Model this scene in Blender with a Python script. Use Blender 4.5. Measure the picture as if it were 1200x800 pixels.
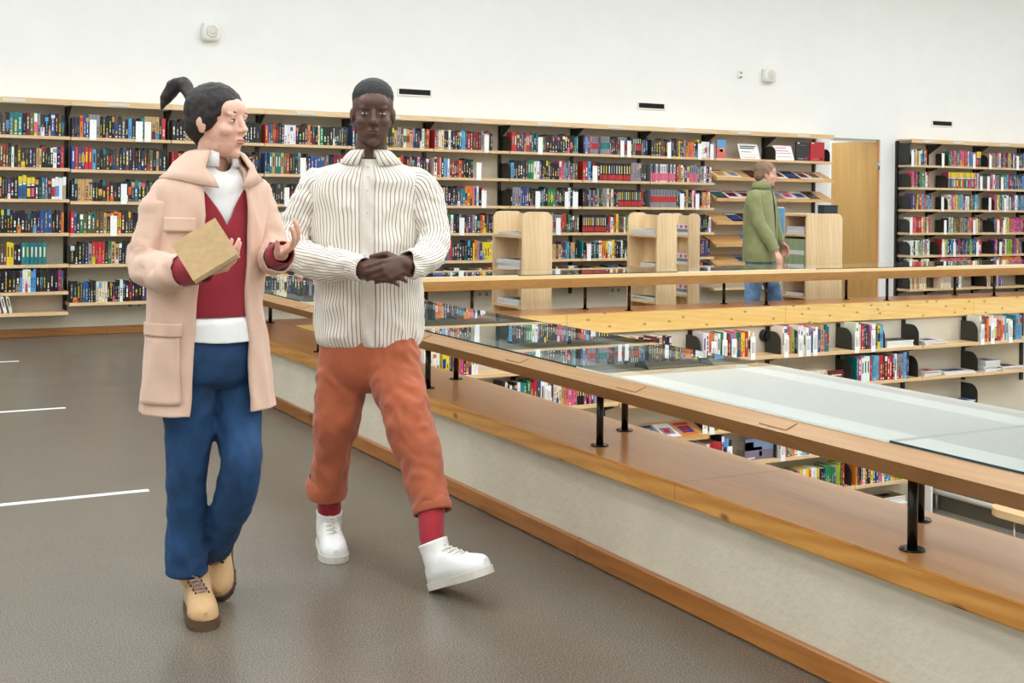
import bpy, bmesh, math, random
from mathutils import Vector, Matrix, Quaternion, noise

for _o in list(bpy.data.objects): bpy.data.objects.remove(_o)
S = bpy.context.scene
C = S.collection

# ---------------------------------------------------------------- camera
F_PX, CX, YH, ROLL, H = 1452.0, 600.0, 232.7, 0.0118, 1.33
TH = math.atan2(792.0, F_PX)                      # the Y axis lies this far left of the view axis
FW = Vector((math.sin(TH), math.cos(TH), 0)); RT = Vector((math.cos(TH), -math.sin(TH), 0)); UP = Vector((0, 0, 1))
cam_d = bpy.data.cameras.new('camera'); cam = bpy.data.objects.new('camera', cam_d); C.objects.link(cam)
S.camera = cam
cam_d.sensor_width = 36.0; cam_d.lens = F_PX / 1200 * 36.0
cam_d.shift_y = -(400 - YH) / 1200.0
cam_d.clip_end = 200; cam_d.clip_start = 0.05
_c, _s = math.cos(ROLL), math.sin(ROLL)
cR = RT * _c + UP * _s; cU = UP * _c - RT * _s     # image axes with the slight roll of the photograph
# image right = level right rolled clockwise
m = Matrix((( cR.x, cU.x, -FW.x), (cR.y, cU.y, -FW.y), (cR.z, cU.z, -FW.z))).to_4x4()
m.translation = Vector((0, 0, H)); cam.matrix_world = m
S.view_settings.view_transform = 'Standard'; S.view_settings.look = 'None'
S.view_settings.gamma = 1.0; S.view_settings.use_curve_mapping = False
S.view_settings.exposure = 0.0
S.cycles.max_bounces = 10; S.cycles.diffuse_bounces = 6; S.cycles.transparent_max_bounces = 16

def ray(x, y):
    a = (x - CX) / F_PX; b = (y - YH) / F_PX
    return FW + (_c * a + _s * b) * RT - (-_s * a + _c * b) * UP
def on_y(x, y, Y): d = ray(x, y); return Vector((0, 0, H)) + d * (Y / d.y)
def on_x(x, y, X): d = ray(x, y); return Vector((0, 0, H)) + d * (X / d.x)
def on_z(x, y, Z): d = ray(x, y); return Vector((0, 0, H)) + d * ((Z - H) / d.z)
def at_depth(x, y, w): return Vector((0, 0, H)) + ray(x, y) * w
def proj(P):
    P = Vector(P) - Vector((0, 0, H)); w = P.dot(FW); u = P.dot(RT) / w; v = -P.z / w
    return (CX + F_PX * (_c * u - _s * v), YH + F_PX * (_s * u + _c * v), w)

# ---------------------------------------------------------------- world and the daylight of the roof lights
wd = bpy.data.worlds.new('world'); S.world = wd; wd.use_nodes = True
wd.node_tree.nodes['Background'].inputs[0].default_value = (0.93, 0.97, 1.0, 1)
wd.node_tree.nodes['Background'].inputs[1].default_value = 1.0
SKY_STRENGTH = 7.8

# ---------------------------------------------------------------- materials
def srgb(r, g, b):
    f = lambda v: (v / 255) / 12.92 if v / 255 <= 0.04045 else ((v / 255 + 0.055) / 1.055) ** 2.4
    return (f(r), f(g), f(b), 1)
def new_mat(name):
    mt = bpy.data.materials.new(name); mt.use_nodes = True
    return mt, mt.node_tree, mt.node_tree.nodes['Principled BSDF']
def add_bump(nt, bsdf, h_out, strength, dist):
    b = nt.nodes.new('ShaderNodeBump'); b.inputs['Strength'].default_value = strength; b.inputs['Distance'].default_value = dist
    nt.links.new(h_out, b.inputs['Height']); nt.links.new(b.outputs[0], bsdf.inputs['Normal'])
def noise_node(nt, vec, scale, detail=4, rough=.55):
    n = nt.nodes.new('ShaderNodeTexNoise'); n.inputs['Scale'].default_value = scale
    n.inputs['Detail'].default_value = detail; n.inputs['Roughness'].default_value = rough
    if vec: nt.links.new(vec, n.inputs['Vector'])
    return n
def coords(nt, scale=(1, 1, 1), out='Object'):
    t = nt.nodes.new('ShaderNodeTexCoord'); mp = nt.nodes.new('ShaderNodeMapping')
    mp.inputs['Scale'].default_value = scale; nt.links.new(t.outputs[out], mp.inputs[0]); return mp.outputs[0]
def ramp(nt, fac, stops):
    r = nt.nodes.new('ShaderNodeValToRGB'); nt.links.new(fac, r.inputs[0])
    e = r.color_ramp.elements
    while len(e) < len(stops): e.new(.5)
    for k, (p, c) in enumerate(stops): e[k].position = p; e[k].color = c
    return r.outputs[0]
def plain(name, rgb, rough=.5, metal=0.0, var=.06, nscale=30, bump=0.0, bscale=200, spec=.5):
    mt, nt, b = new_mat(name); c = srgb(*rgb)
    v = coords(nt); n = noise_node(nt, v, nscale)
    lo = tuple(x * (1 - var) for x in c[:3]) + (1,); hi = tuple(min(1, x * (1 + var)) for x in c[:3]) + (1,)
    nt.links.new(ramp(nt, n.outputs[0], [(.3, lo), (.7, hi)]), b.inputs['Base Color'])
    b.inputs['Roughness'].default_value = rough; b.inputs['Metallic'].default_value = metal
    b.inputs['Specular IOR Level'].default_value = spec
    if bump: add_bump(nt, b, noise_node(nt, v, bscale, 6).outputs[0], bump, .01)
    return mt
def wood(name, light, dark, axis='X', grain=9, rough=.4, knots=0.0, ring=14.0, coat=0.0, contrast=.62, rings=.1):
    mt, nt, b = new_mat(name)
    st = {'X': (.09, 1, 1), 'Y': (1, .09, 1), 'Z': (1, 1, .09)}[axis]
    v = coords(nt, st); n = noise_node(nt, v, grain, 8, .65); fine = noise_node(nt, v, grain * 9, 4, .6)
    wv = nt.nodes.new('ShaderNodeTexWave'); wv.inputs['Scale'].default_value = ring; wv.inputs['Distortion'].default_value = 6
    wv.inputs['Detail'].default_value = 3; wv.bands_direction = 'DIAGONAL'; nt.links.new(v, wv.inputs['Vector'])
    m1 = nt.nodes.new('ShaderNodeMath'); m1.operation = 'MULTIPLY_ADD'; nt.links.new(wv.outputs[1], m1.inputs[0]); m1.inputs[1].default_value = rings
    nt.links.new(n.outputs[0], m1.inputs[2])
    m2 = nt.nodes.new('ShaderNodeMath'); m2.operation = 'MULTIPLY_ADD'; nt.links.new(fine.outputs[0], m2.inputs[0]); m2.inputs[1].default_value = .35
    nt.links.new(m1.outputs[0], m2.inputs[2])
    L, D = srgb(*light), srgb(*dark)
    col = ramp(nt, m2.outputs[0], [(.74 - .25 * contrast, D), (.74 + .25 * contrast, L)])
    if knots:
        tc = nt.nodes.new('ShaderNodeTexCoord'); sx = nt.nodes.new('ShaderNodeSeparateXYZ'); nt.links.new(tc.outputs['Object'], sx.inputs[0]); cb = nt.nodes.new('ShaderNodeCombineXYZ')
        al_ = nt.nodes.new('ShaderNodeMath'); al_.operation = 'MULTIPLY'; al_.inputs[1].default_value = .55; nt.links.new(sx.outputs[{'X': 0, 'Y': 1, 'Z': 2}[axis]], al_.inputs[0]); nt.links.new(al_.outputs[0], cb.inputs[0]); nt.links.new(sx.outputs[0 if axis == 'Z' else 2], cb.inputs[1])
        vo = nt.nodes.new('ShaderNodeTexVoronoi'); vo.voronoi_dimensions = '2D'; vo.inputs['Scale'].default_value = knots; nt.links.new(cb.outputs[0], vo.inputs['Vector'])
        f = ramp(nt, vo.outputs['Distance'], [(.03, (1, 1, 1, 1)), (.10, (0, 0, 0, 1))])
        mx = nt.nodes.new('ShaderNodeMixRGB'); nt.links.new(f, mx.inputs[0]); nt.links.new(col, mx.inputs[1])
        mx.inputs[2].default_value = tuple(x * .42 for x in D[:3]) + (1,); col = mx.outputs[0]
    nt.links.new(col, b.inputs['Base Color']); b.inputs['Roughness'].default_value = rough
    b.inputs['Coat Weight'].default_value = coat; b.inputs['Coat Roughness'].default_value = .18
    add_bump(nt, b, fine.outputs[0], .05, .004)
    return mt
def attr_mat(name, rough=.4, speck=.12):
    mt, nt, b = new_mat(name); a = nt.nodes.new('ShaderNodeAttribute'); a.attribute_name = 'Col'
    n = noise_node(nt, coords(nt, (1, 1, 1)), 90, 3)
    mx = nt.nodes.new('ShaderNodeMixRGB'); mx.blend_type = 'OVERLAY'; mx.inputs[0].default_value = speck
    nt.links.new(a.outputs[0], mx.inputs[1]); nt.links.new(n.outputs[0], mx.inputs[2])
    nt.links.new(mx.outputs[0], b.inputs['Base Color']); b.inputs['Roughness'].default_value = rough
    return mt
def emit(name, rgb, strength):
    mt, nt, b = new_mat(name); b.inputs['Base Color'].default_value = srgb(*rgb)
    b.inputs['Emission Color'].default_value = srgb(*rgb); b.inputs['Emission Strength'].default_value = strength; return mt

M = {}
M['white_wall'] = plain('white_plaster', (241, 242, 239), .75, var=.015, nscale=3, bump=.08, bscale=60)
M['bounce_tone'] = plain('bounce_panel_tone', (206, 198, 186), .7, var=.1, nscale=6)  # tone of the unseen wall panels, set to steer bounce light
M['ceiling'] = plain('ceiling_white', (244, 244, 241), .8, var=.01)
M['beige_wall'] = plain('beige_plaster', (212, 204, 184), .7, var=.03, nscale=4, bump=.25, bscale=45)
M['parapet'] = plain('rough_beige_plaster', (212, 204, 182), .62, var=.05, nscale=5, bump=.4, bscale=34)
M['black'] = plain('black_steel', (26, 25, 23), .26, var=.1, spec=.5)
M['black_plate'] = plain('dark_olive_steel', (44, 44, 39), .5, var=.08)
M['birch'] = wood('birch_shelf', (232, 204, 160), (214, 180, 132), 'X', 6, .42, contrast=.7)
M['birch_z'] = wood('birch_veneer', (234, 208, 165), (216, 184, 138), 'Z', 5, .42, contrast=.7)
M['birch_y'] = wood('birch_shelf_y', (230, 200, 156), (212, 178, 130), 'Y', 6, .42, contrast=.7)
M['display'] = wood('oak_display', (224, 182, 124), (198, 150, 92), 'X', 6, .42)
M['pine_x'] = wood('knotty_pine', (252, 220, 150), (244, 198, 114), 'X', 5, .38, knots=8.0, coat=.2)
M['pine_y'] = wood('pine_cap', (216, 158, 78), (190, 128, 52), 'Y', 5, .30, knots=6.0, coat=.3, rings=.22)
M['pine_top_lit'] = wood('varnished_pine_top_lit', (252, 200, 132), (240, 178, 106), 'Y', 4, .3, coat=.3, rings=.04)  # cap top: paler copy of the side pine, reflected light in its colour
M['pine_base'] = wood('pine_baseboard', (176, 114, 50), (140, 84, 30), 'Y', 6, .35, knots=2.5, coat=.3)
M['pine_base_x'] = wood('pine_baseboard_x', (172, 118, 58), (140, 90, 40), 'X', 6, .35, coat=.3)
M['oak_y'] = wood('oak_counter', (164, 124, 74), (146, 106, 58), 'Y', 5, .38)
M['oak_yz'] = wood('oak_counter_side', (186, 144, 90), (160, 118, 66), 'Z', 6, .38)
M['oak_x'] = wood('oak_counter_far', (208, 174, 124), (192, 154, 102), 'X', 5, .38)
M['oak_xz_lit'] = wood('oak_counter_far_side_lit', (250, 214, 158), (236, 192, 128), 'Z', 6, .38)  # paler than the near oak: colour makes up for weak light there
M['door'] = wood('oak_door', (222, 178, 108), (204, 156, 86), 'Z', 3, .4, rings=.02)
M['door_edge'] = plain('door_edge_wood', (206, 132, 60), .4)
M['chrome'] = plain('brushed_metal', (190, 190, 188), .28, 1.0, .04)
M['plate'] = plain('clear_label_holder', (222, 218, 206), .25, var=.02)
M['white_plastic'] = plain('white_plastic', (236, 236, 230), .4, var=.01)
M['grey_plastic'] = plain('grey_plastic', (150, 148, 140), .5, var=.02)
M['navy_box'] = plain('navy_board', (34, 44, 56), .5)
M['card'] = plain('white_card', (246, 246, 243), .5, var=.01)
M['void'] = plain('vent_black', (10, 10, 10), .8)
M['tape'] = plain('white_tape', (232, 232, 226), .5, var=.03)
M['tray_white'] = plain('tray_white', (236, 240, 236), .6, var=.01)
M['tray_grey'] = plain('tray_grey', (150, 157, 151), .6, var=.02)
M['pipe'] = plain('white_pipe', (230, 228, 220), .3, var=.02)
M['plinth'] = plain('dark_plinth', (92, 84, 72), .6)
M['sky'] = emit('rooflight_diffuser', (244, 249, 255), SKY_STRENGTH)
M['books'] = attr_mat('book_covers', .38)
M['mags'] = attr_mat('printed_paper', .3)
# floor: speckled linoleum with a soft sheen
mt, nt, b = new_mat('speckled_linoleum'); v = coords(nt)
n1 = noise_node(nt, v, 210, 3, .8); n2 = noise_node(nt, v, 2.2, 3)
c1 = ramp(nt, n1.outputs[0], [(.3, srgb(68, 64, 57)), (.5, srgb(103, 96, 84)), (.68, srgb(158, 149, 135))])
c2 = ramp(nt, n2.outputs[0], [(.3, (.93, .93, .93, 1)), (.7, (1.05, 1.05, 1.05, 1))])
mx = nt.nodes.new('ShaderNodeMixRGB'); mx.blend_type = 'MULTIPLY'; mx.inputs[0].default_value = 1
nt.links.new(c1, mx.inputs[1]); nt.links.new(c2, mx.inputs[2]); nt.links.new(mx.outputs[0], b.inputs['Base Color'])
b.inputs['Roughness'].default_value = .27; add_bump(nt, b, n1.outputs[0], .12, .002); M['floor'] = mt
M['carpet'] = plain('grey_lower_floor', (128, 120, 106), .6, var=.25, nscale=150)
# thin clear glass sheet: mirror share by Fresnel (both faces), rest passes through
mt, nt, b = new_mat('glass_sheet'); out = nt.nodes['Material Output']
fr = nt.nodes.new('ShaderNodeFresnel'); fr.inputs[0].default_value = 1.52
a1 = nt.nodes.new('ShaderNodeMath'); a1.operation = 'MULTIPLY'; a1.inputs[1].default_value = 2.0; nt.links.new(fr.outputs[0], a1.inputs[0])
a2 = nt.nodes.new('ShaderNodeMath'); a2.operation = 'ADD'; a2.inputs[1].default_value = 1.0; nt.links.new(fr.outputs[0], a2.inputs[0])
a3 = nt.nodes.new('ShaderNodeMath'); a3.operation = 'DIVIDE'; nt.links.new(a1.outputs[0], a3.inputs[0]); nt.links.new(a2.outputs[0], a3.inputs[1])
pw = nt.nodes.new('ShaderNodeMath'); pw.operation = 'POWER'; pw.inputs[1].default_value = .56; nt.links.new(a3.outputs[0], pw.inputs[0])
tr = nt.nodes.new('ShaderNodeBsdfTransparent'); tr.inputs[0].default_value = (.95, .985, .975, 1)
gl = nt.nodes.new('ShaderNodeBsdfGlossy'); gl.inputs['Roughness'].default_value = .0; gl.inputs[0].default_value = (.97, 1, .99, 1)
ms = nt.nodes.new('ShaderNodeMixShader'); nt.links.new(pw.outputs[0], ms.inputs[0]); nt.links.new(tr.outputs[0], ms.inputs[1]); nt.links.new(gl.outputs[0], ms.inputs[2])
nt.links.new(ms.outputs[0], out.inputs['Surface']); nt.nodes.remove(b); M['glass'] = mt
mt, nt, b = new_mat('glass_underside'); out = nt.nodes['Material Output']
tr = nt.nodes.new('ShaderNodeBsdfTransparent'); nt.links.new(tr.outputs[0], out.inputs['Surface']); nt.nodes.remove(b); M['clear'] = mt
M['glass_edge'] = plain('glass_edge_green', (34, 66, 72), .15); M['glass_edge_hl'] = plain('glass_edge_highlight', (226, 236, 230), .15)  # the pale copy carries an edge highlight in its colour

# ---------------------------------------------------------------- mesh helpers
def tag(o, label=None, cat=None, group=None, kind=None):
    if label: o['label'] = label
    if cat: o['category'] = cat
    if group: o['group'] = group
    if kind: o['kind'] = kind
    return o
def empty(name, loc, label=None, cat=None, group=None):
    o = bpy.data.objects.new(name, None); o.empty_display_size = .1; C.objects.link(o); o.location = loc
    o['_origin'] = tuple(loc); return tag(o, label, cat, group)
def origin_of(p): return Vector(p['_origin']) if p is not None and '_origin' in p else Vector((0, 0, 0))
def link_mesh(name, me, parent=None, base=None):
    """me holds world coordinates; base = the object's origin in the world (default: the parent's)"""
    o = bpy.data.objects.new(name, me); C.objects.link(o)
    if parent is not None:
        o.parent = parent; org = origin_of(parent)
    else:
        org = Vector(base) if base is not None else Vector((0, 0, 0)); o.location = org
    if org.length: me.transform(Matrix.Translation(-org))
    o['_origin'] = tuple(org)
    return o
def from_bm(name, bm, mats, parent=None, base=None, smooth=False, bevel=0.0):
    if bevel:
        bmesh.ops.bevel(bm, geom=list(bm.edges), offset=bevel, segments=1, affect='EDGES', clamp_overlap=True)
    bmesh.ops.recalc_face_normals(bm, faces=bm.faces)
    me = bpy.data.meshes.new(name); bm.to_mesh(me); bm.free()
    for mm in (mats if isinstance(mats, (list, tuple)) else [mats]): me.materials.append(mm)
    if smooth: me.shade_smooth()
    return link_mesh(name, me, parent, base)
def add_box(bm, x0, x1, y0, y1, z0, z1, mi=0):
    vs = [bm.verts.new((x, y, z)) for z in (z0, z1) for y in (y0, y1) for x in (x0, x1)]
    fs = []
    for q in ((0, 2, 3, 1), (4, 5, 7, 6), (0, 1, 5, 4), (2, 6, 7, 3), (0, 4, 6, 2), (1, 3, 7, 5)):
        f = bm.faces.new([vs[k] for k in q]); f.material_index = mi; fs.append(f)
    return vs, fs
def box(name, x0, x1, y0, y1, z0, z1, mat, parent=None, bevel=0.0, base='auto'):
    bm = bmesh.new(); add_box(bm, min(x0, x1), max(x0, x1), min(y0, y1), max(y0, y1), min(z0, z1), max(z0, z1))
    b = ((x0 + x1) / 2, (y0 + y1) / 2, min(z0, z1)) if (base == 'auto' and parent is None) else (None if base == 'auto' else base)
    return from_bm(name, bm, mat, parent, b, bevel=bevel)
def prism(name, outline, axis, a0, a1, mat, parent=None, bevel=0.0, base=None, smooth=False):
    """outline: 2-D points in the plane normal to axis ('X': (y,z), 'Y': (x,z), 'Z': (x,y))"""
    bm = bmesh.new()
    def p3(p, a): return {'X': (a, p[0], p[1]), 'Y': (p[0], a, p[1]), 'Z': (p[0], p[1], a)}[axis]
    A = [bm.verts.new(p3(p, a0)) for p in outline]; B = [bm.verts.new(p3(p, a1)) for p in outline]
    bm.faces.new(A[::-1]); bm.faces.new(B)
    for k in range(len(A)): bm.faces.new((A[k], A[(k + 1) % len(A)], B[(k + 1) % len(A)], B[k]))
    return from_bm(name, bm, mat, parent, base, bevel=bevel, smooth=smooth)
def add_cyl(bm, p0, p1, r0, r1=None, n=16, mi=0):
    p0, p1 = Vector(p0), Vector(p1); r1 = r0 if r1 is None else r1
    d = (p1 - p0).normalized(); a = d.orthogonal().normalized(); c = d.cross(a)
    R = []
    for p, r in ((p0, r0), (p1, r1)):
        R.append([bm.verts.new(p + (a * math.cos(2 * math.pi * k / n) + c * math.sin(2 * math.pi * k / n)) * r) for k in range(n)])
    for k in range(n):
        f = bm.faces.new((R[0][k], R[0][(k + 1) % n], R[1][(k + 1) % n], R[1][k])); f.material_index = mi; f.smooth = True
    bm.faces.new(R[0][::-1]).material_index = mi; bm.faces.new(R[1]).material_index = mi
def cyl(name, p0, p1, r, mat, parent=None, n=16, base=None, r1=None):
    bm = bmesh.new(); add_cyl(bm, p0, p1, r, r1, n); return from_bm(name, bm, mat, parent, base)
def share(name, src, loc, parent=None):
    o = bpy.data.objects.new(name, src.data); C.objects.link(o); o.parent = parent; o.location = loc; return o
def struct(o): o['kind'] = 'structure'; return o
# ================================================================ THE ROOM
YW = 12.21                       # face of the back wall
XL, XR, YF, ZC = -5.0, 17.0, -4.5, 5.3
PX0, PX1 = 2.393, 2.863          # cap of the long parapet
PY0, PY1 = 8.42, 8.89            # cap of the far parapet
ZCAP = .416; ZLOW = -1.52
DX0, DX1, DZ = 11.38, 12.27, 2.175   # door opening
def multi_box(name, boxes, mat, base=(0, 0, 0)):
    bm = bmesh.new()
    for q in boxes: add_box(bm, *q)
    return from_bm(name, bm, mat, None, base)
struct(multi_box('floor', [(XL, PX0 + .03, YF, YW + .2, -.25, 0), (PX0 + .03, XR, PY1 - .03, YW + .2, -.25, 0), (PX0 + .03, XR, YF, -1.5, -.25, 0)], M['floor']))
struct(multi_box('floor_lower', [(PX0, XR, -2, PY1, ZLOW - .2, ZLOW)], M['carpet']))
struct(multi_box('wall_back', [(XL, DX0, YW, YW + .2, 0, ZC), (DX1, XR, YW, YW + .2, 0, ZC), (DX0, DX1, YW, YW + .2, DZ, ZC)], M['white_wall']))
struct(multi_box('wall_left', [(XL - .2, XL, YF, YW + .2, -.1, ZC)], M['white_wall']))
struct(box('bounce_panel_front', XL + .3, XR - .3, YF, YF + .3, 0, 2.6, M['bounce_tone'])); struct(box('bounce_panel_right', XR - .3, XR, YF + .3, 8.0, 0, 2.4, M['bounce_tone']))  # unseen panels added to control low bounce light off these walls
struct(multi_box('wall_right', [(XR, XR + .2, YF, YW + .2, ZLOW, ZC)], M['white_wall']))
struct(multi_box('wall_front', [(XL, XR, YF - .2, YF, ZLOW, ZC)], M['white_wall']))
struct(multi_box('ceiling', [(XL, XR, YF, YW + .2, ZC, ZC + .2)], M['ceiling']))
# round roof lights in the ceiling
k = 0
for ix in range(7):
    for cy_ in (-2.8, .1, 3.0, 5.9, 8.8):
        k += 1; cx_ = -3.4 + ix * 3.1
        rl = struct(empty('window_%d' % k, (cx_, cy_, ZC)))
        bm = bmesh.new(); n = 40
        for r0, r1, z0, z1 in ((.98, .90, ZC, ZC - .12), (.90, .88, ZC - .12, ZC - .02)):
            A = [bm.verts.new((cx_ + r0 * math.cos(2 * math.pi * q / n), cy_ + r0 * math.sin(2 * math.pi * q / n), z0)) for q in range(n)]
            B = [bm.verts.new((cx_ + r1 * math.cos(2 * math.pi * q / n), cy_ + r1 * math.sin(2 * math.pi * q / n), z1)) for q in range(n)]
            for q in range(n): bm.faces.new((A[q], A[(q + 1) % n], B[(q + 1) % n], B[q])).smooth = True
        from_bm('rooflight_rim', bm, M['ceiling'], rl)
        bm = bmesh.new(); vs = [bm.verts.new((cx_ + .88 * math.cos(2 * math.pi * q / n), cy_ + .88 * math.sin(2 * math.pi * q / n), ZC - .02)) for q in range(n)]
        bm.faces.new(vs[::-1]); from_bm('pane', bm, M['sky'], rl)
# the room behind the open door
struct(multi_box('wall_corridor', [(10.6, 12.5, 15.0, 15.1, 0, 2.7), (10.5, 10.6, YW + .2, 15.1, 0, 2.7), (12.5, 12.6, YW + .2, 15.1, 0, 2.7)], M['white_wall']))
struct(multi_box('ceiling_corridor', [(10.5, 12.6, YW + .2, 15.1, 2.7, 2.8)], M['ceiling']))
cl = struct(empty('window_36', (11.4, 13.6, 2.7))); box('pane', 10.95, 11.85, 13.1, 14.1, 2.685, 2.6995, M['sky'], cl)  # unseen lamp panel, added to brighten the door leaf
struct(multi_box('floor_corridor', [(10.5, 12.6, YW + .2, 15.1, -.25, 0)], M['floor']))
# beige back panels behind the shelf units
struct(box('trim_1', XL, 11.13, YW - .012, YW, 0, 2.15, M['beige_wall']))
struct(box('trim_2', 12.53, XR, YW - .012, YW, 0, 2.15, M['beige_wall']))
# skirting boards of the back wall, board by board
bb = struct(empty('baseboard_back', (0, YW, 0)))
xs = [XL, -1.3, .96, 2.27, 5.2, 8.1, 11.1]
for a, b_ in zip(xs, xs[1:]): box('board', a + .004, b_ - .004, YW - .034, YW - .0125, 0, .075, M['pine_base_x'], bb, .003)
bb2 = struct(empty('baseboard_right', (14.8, YW, 0)))
for a, b_ in ((12.56, 14.7), (14.7, 16.95)): box('board', a + .004, b_ - .004, YW - .034, YW - .0125, 0, .075, M['pine_base_x'], bb2, .003)

# ---- parapets round the sunken reading well
struct(multi_box('wall_parapet_long', [(PX0 + .05, PX1 - .03, -1.5, PY1 - .03, ZLOW, ZCAP - .066)], M['parapet']))
struct(multi_box('wall_parapet_far', [(PX1 - .03, XR, PY0 + .03, PY1 - .03, ZLOW, ZCAP - .066)], M['beige_wall']))
struct(multi_box('wall_parapet_near', [(PX1 - .03, XR, -1.5, -1.3, ZLOW, ZCAP)], M['beige_wall']))
t1 = struct(empty('trim_3', (2.62, 3.5, ZCAP - .066)))
ys = [-1.5, .42, 1.83, 3.265, 5.03, 6.9, PY1]
for a, b_ in zip(ys, ys[1:]):
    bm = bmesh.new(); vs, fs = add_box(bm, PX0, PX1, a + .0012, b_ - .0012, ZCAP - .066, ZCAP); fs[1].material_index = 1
    bmesh.ops.bevel(bm, geom=[e for e in bm.edges if abs(e.verts[0].co.y - e.verts[1].co.y) > .1], offset=.007, segments=2, affect='EDGES')
    from_bm('board', bm, [M['pine_y'], M['pine_top_lit']], t1)
t2 = struct(empty('trim_4', (8, PY0, ZCAP - .165)))
xs = [PX1, 5.1, 7.35, 9.72, 12.2, XR]
for a, b_ in zip(xs, xs[1:]):
    bm = bmesh.new(); add_box(bm, a + .0012, b_ - .0012, PY0, PY0 + .05, ZCAP - .165, ZCAP - .0005); from_bm('fascia_board', bm, M['pine_x'], t2, bevel=.003)
for a, b_ in zip(xs, xs[1:]):
    o = box('board', a + .001, b_ - .001, PY0 + .051, PY1, ZCAP - .066, ZCAP, M['pine_top_lit'], t2)
bb3 = struct(empty('baseboard_parapet', (2.41, 3.5, 0)))
ys = [-1.5, 1.2, 3.9, 5.35, 6.9, PY1 - .03]
for a, b_ in zip(ys, ys[1:]): box('board', PX0 + .027, PX0 + .0495, a + .001, b_ - .001, .004, .074, M['pine_base'], bb3, .004)

# ---- glass-topped display counters on black posts
ZG = .742; GW = .34; CXN = (PX0 + PX1) / 2; CYF = (PY0 + PY1) / 2
def counter_profile(c, s=1):
    """closed cross-section of the wooden trough: (offset, z)"""
    return [(c + s * o, z) for o, z in ((-.405, .714), (-.24, .63), (.24, .63), (.405, .714), (.34, .738), (.325, .738), (.325, .722), (-.325, .722), (-.325, .738), (-.34, .738))]
def make_counter(name, label, axis, c, a0, a1, joints, posts, wood_face, wood_side, plates):
    base = (c, (a0 + a1) / 2, ZCAP) if axis == 'Y' else ((a0 + a1) / 2, c, ZCAP)
    t = empty(name, base, label, 'display counter', 'glass topped counters round the well')
    P3 = (lambda o, a, z: (o, a, z)) if axis == 'Y' else (lambda o, a, z: (a, o, z))
    prof = counter_profile(c)
    cuts = [a0] + joints['body'] + [a1]
    for p, q in zip(cuts, cuts[1:]):
        bm = bmesh.new(); p += .0008; q -= .0008
        A = [bm.verts.new(P3(o, p, z)) for o, z in prof]; B = [bm.verts.new(P3(o, q, z)) for o, z in prof]
        bm.faces.new(A); bm.faces.new(B[::-1]); n = len(A)
        for k in range(n):
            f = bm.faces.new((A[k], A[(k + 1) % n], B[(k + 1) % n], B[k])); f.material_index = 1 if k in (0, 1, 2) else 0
        from_bm('trough', bm, [wood_face, wood_side], t)
    # pale lining under the glass with a darker strip along the middle
    def strip(nm, o0, o1, z0, z1, mat):
        x0, y0, _ = P3(o0, a0 + .02, 0); x1, y1, _ = P3(o1, a1 - .02, 0); box(nm, x0, x1, y0, y1, z0, z1, mat, t)
    strip('lining', c - .324, c - .16, .7225, .7275, M['tray_white']); strip('lining', c + .22, c + .324, .7225, .7275, M['tray_white'])
    strip('lining', c - .159, c + .219, .7225, .7245, M['tray_grey'])
    gcuts = [a0] + joints['glass'] + [a1]
    for k, (p, q) in enumerate(zip(gcuts, gcuts[1:])):
        sh = .0 if k % 2 == 0 else .004                               # sheets lie a little out of line
        x0, y0, _ = P3(c - GW + sh, p + .002, 0); x1, y1, _ = P3(c + GW - .004 + sh, q - .002, 0)
        bm = bmesh.new(); vs, fs = add_box(bm, min(x0, x1), max(x0, x1), min(y0, y1), max(y0, y1), ZG - .0035, ZG + .0025, 2)
        fs[0].material_index = 1; fs[1].material_index = 0
        from_bm('glass_pane', bm, [M['glass'], M['clear'], M['glass_edge' if k % 2 == 1 else 'glass_edge_hl']], t)
    for o, a in posts:
        pt = cyl('post', P3(o, a, ZCAP + .004), P3(o, a, .631), .0135, M['black'], t, 20)
        bm = bmesh.new(); add_cyl(bm, P3(o, a, ZCAP), P3(o, a, ZCAP + .005), .034, .033, 28)
        for s_ in range(3):
            an = s_ * 2.094 + .5; q = P3(o + .024 * math.cos(an), a + .024 * math.sin(an), ZCAP + .005); add_cyl(bm, q, (q[0], q[1], q[2] + .0015), .004, None, 8)
        from_bm('base_flange', bm, M['black'], pt)
    for s_, a in plates:                                              # label holders on the sloping rim
        bm = bmesh.new(); sl = (.738 - .714) / .065
        for da0, da1, oo0, oo1 in ((-.055, .055, .352, .392),):
            pts = [(oo0, da0), (oo0, da1), (oo1, da1), (oo1, da0)]
            lo = [bm.verts.new(P3(c + s_ * o, a + d, .738 - (o - .34) * sl + .0006)) for o, d in pts]
            hi = [bm.verts.new(P3(c + s_ * o, a + d, .738 - (o - .34) * sl + .0026)) for o, d in pts]
            bm.faces.new(lo); bm.faces.new(hi)
            for k in range(4): bm.faces.new((lo[k], lo[(k + 1) % 4], hi[(k + 1) % 4], hi[k]))
        from_bm('label_holder', bm, wood_face if axis == 'Y' else M['plate'], t)
    return t
posts = []
for k in range(-1, 5):
    y = 2.36 + 1.525 * k; posts += [(2.503, y), (2.757, y + .213)]
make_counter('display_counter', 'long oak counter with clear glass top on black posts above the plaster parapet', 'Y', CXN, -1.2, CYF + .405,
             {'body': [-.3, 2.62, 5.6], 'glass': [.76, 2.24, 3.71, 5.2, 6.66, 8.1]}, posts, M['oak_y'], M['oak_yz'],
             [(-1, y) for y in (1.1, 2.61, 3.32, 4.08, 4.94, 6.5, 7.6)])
posts = []
for k in range(0, 8):
    x = 4.04 + 1.455 * k; posts += [(8.78, x), (8.526, x + .27)]
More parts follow.
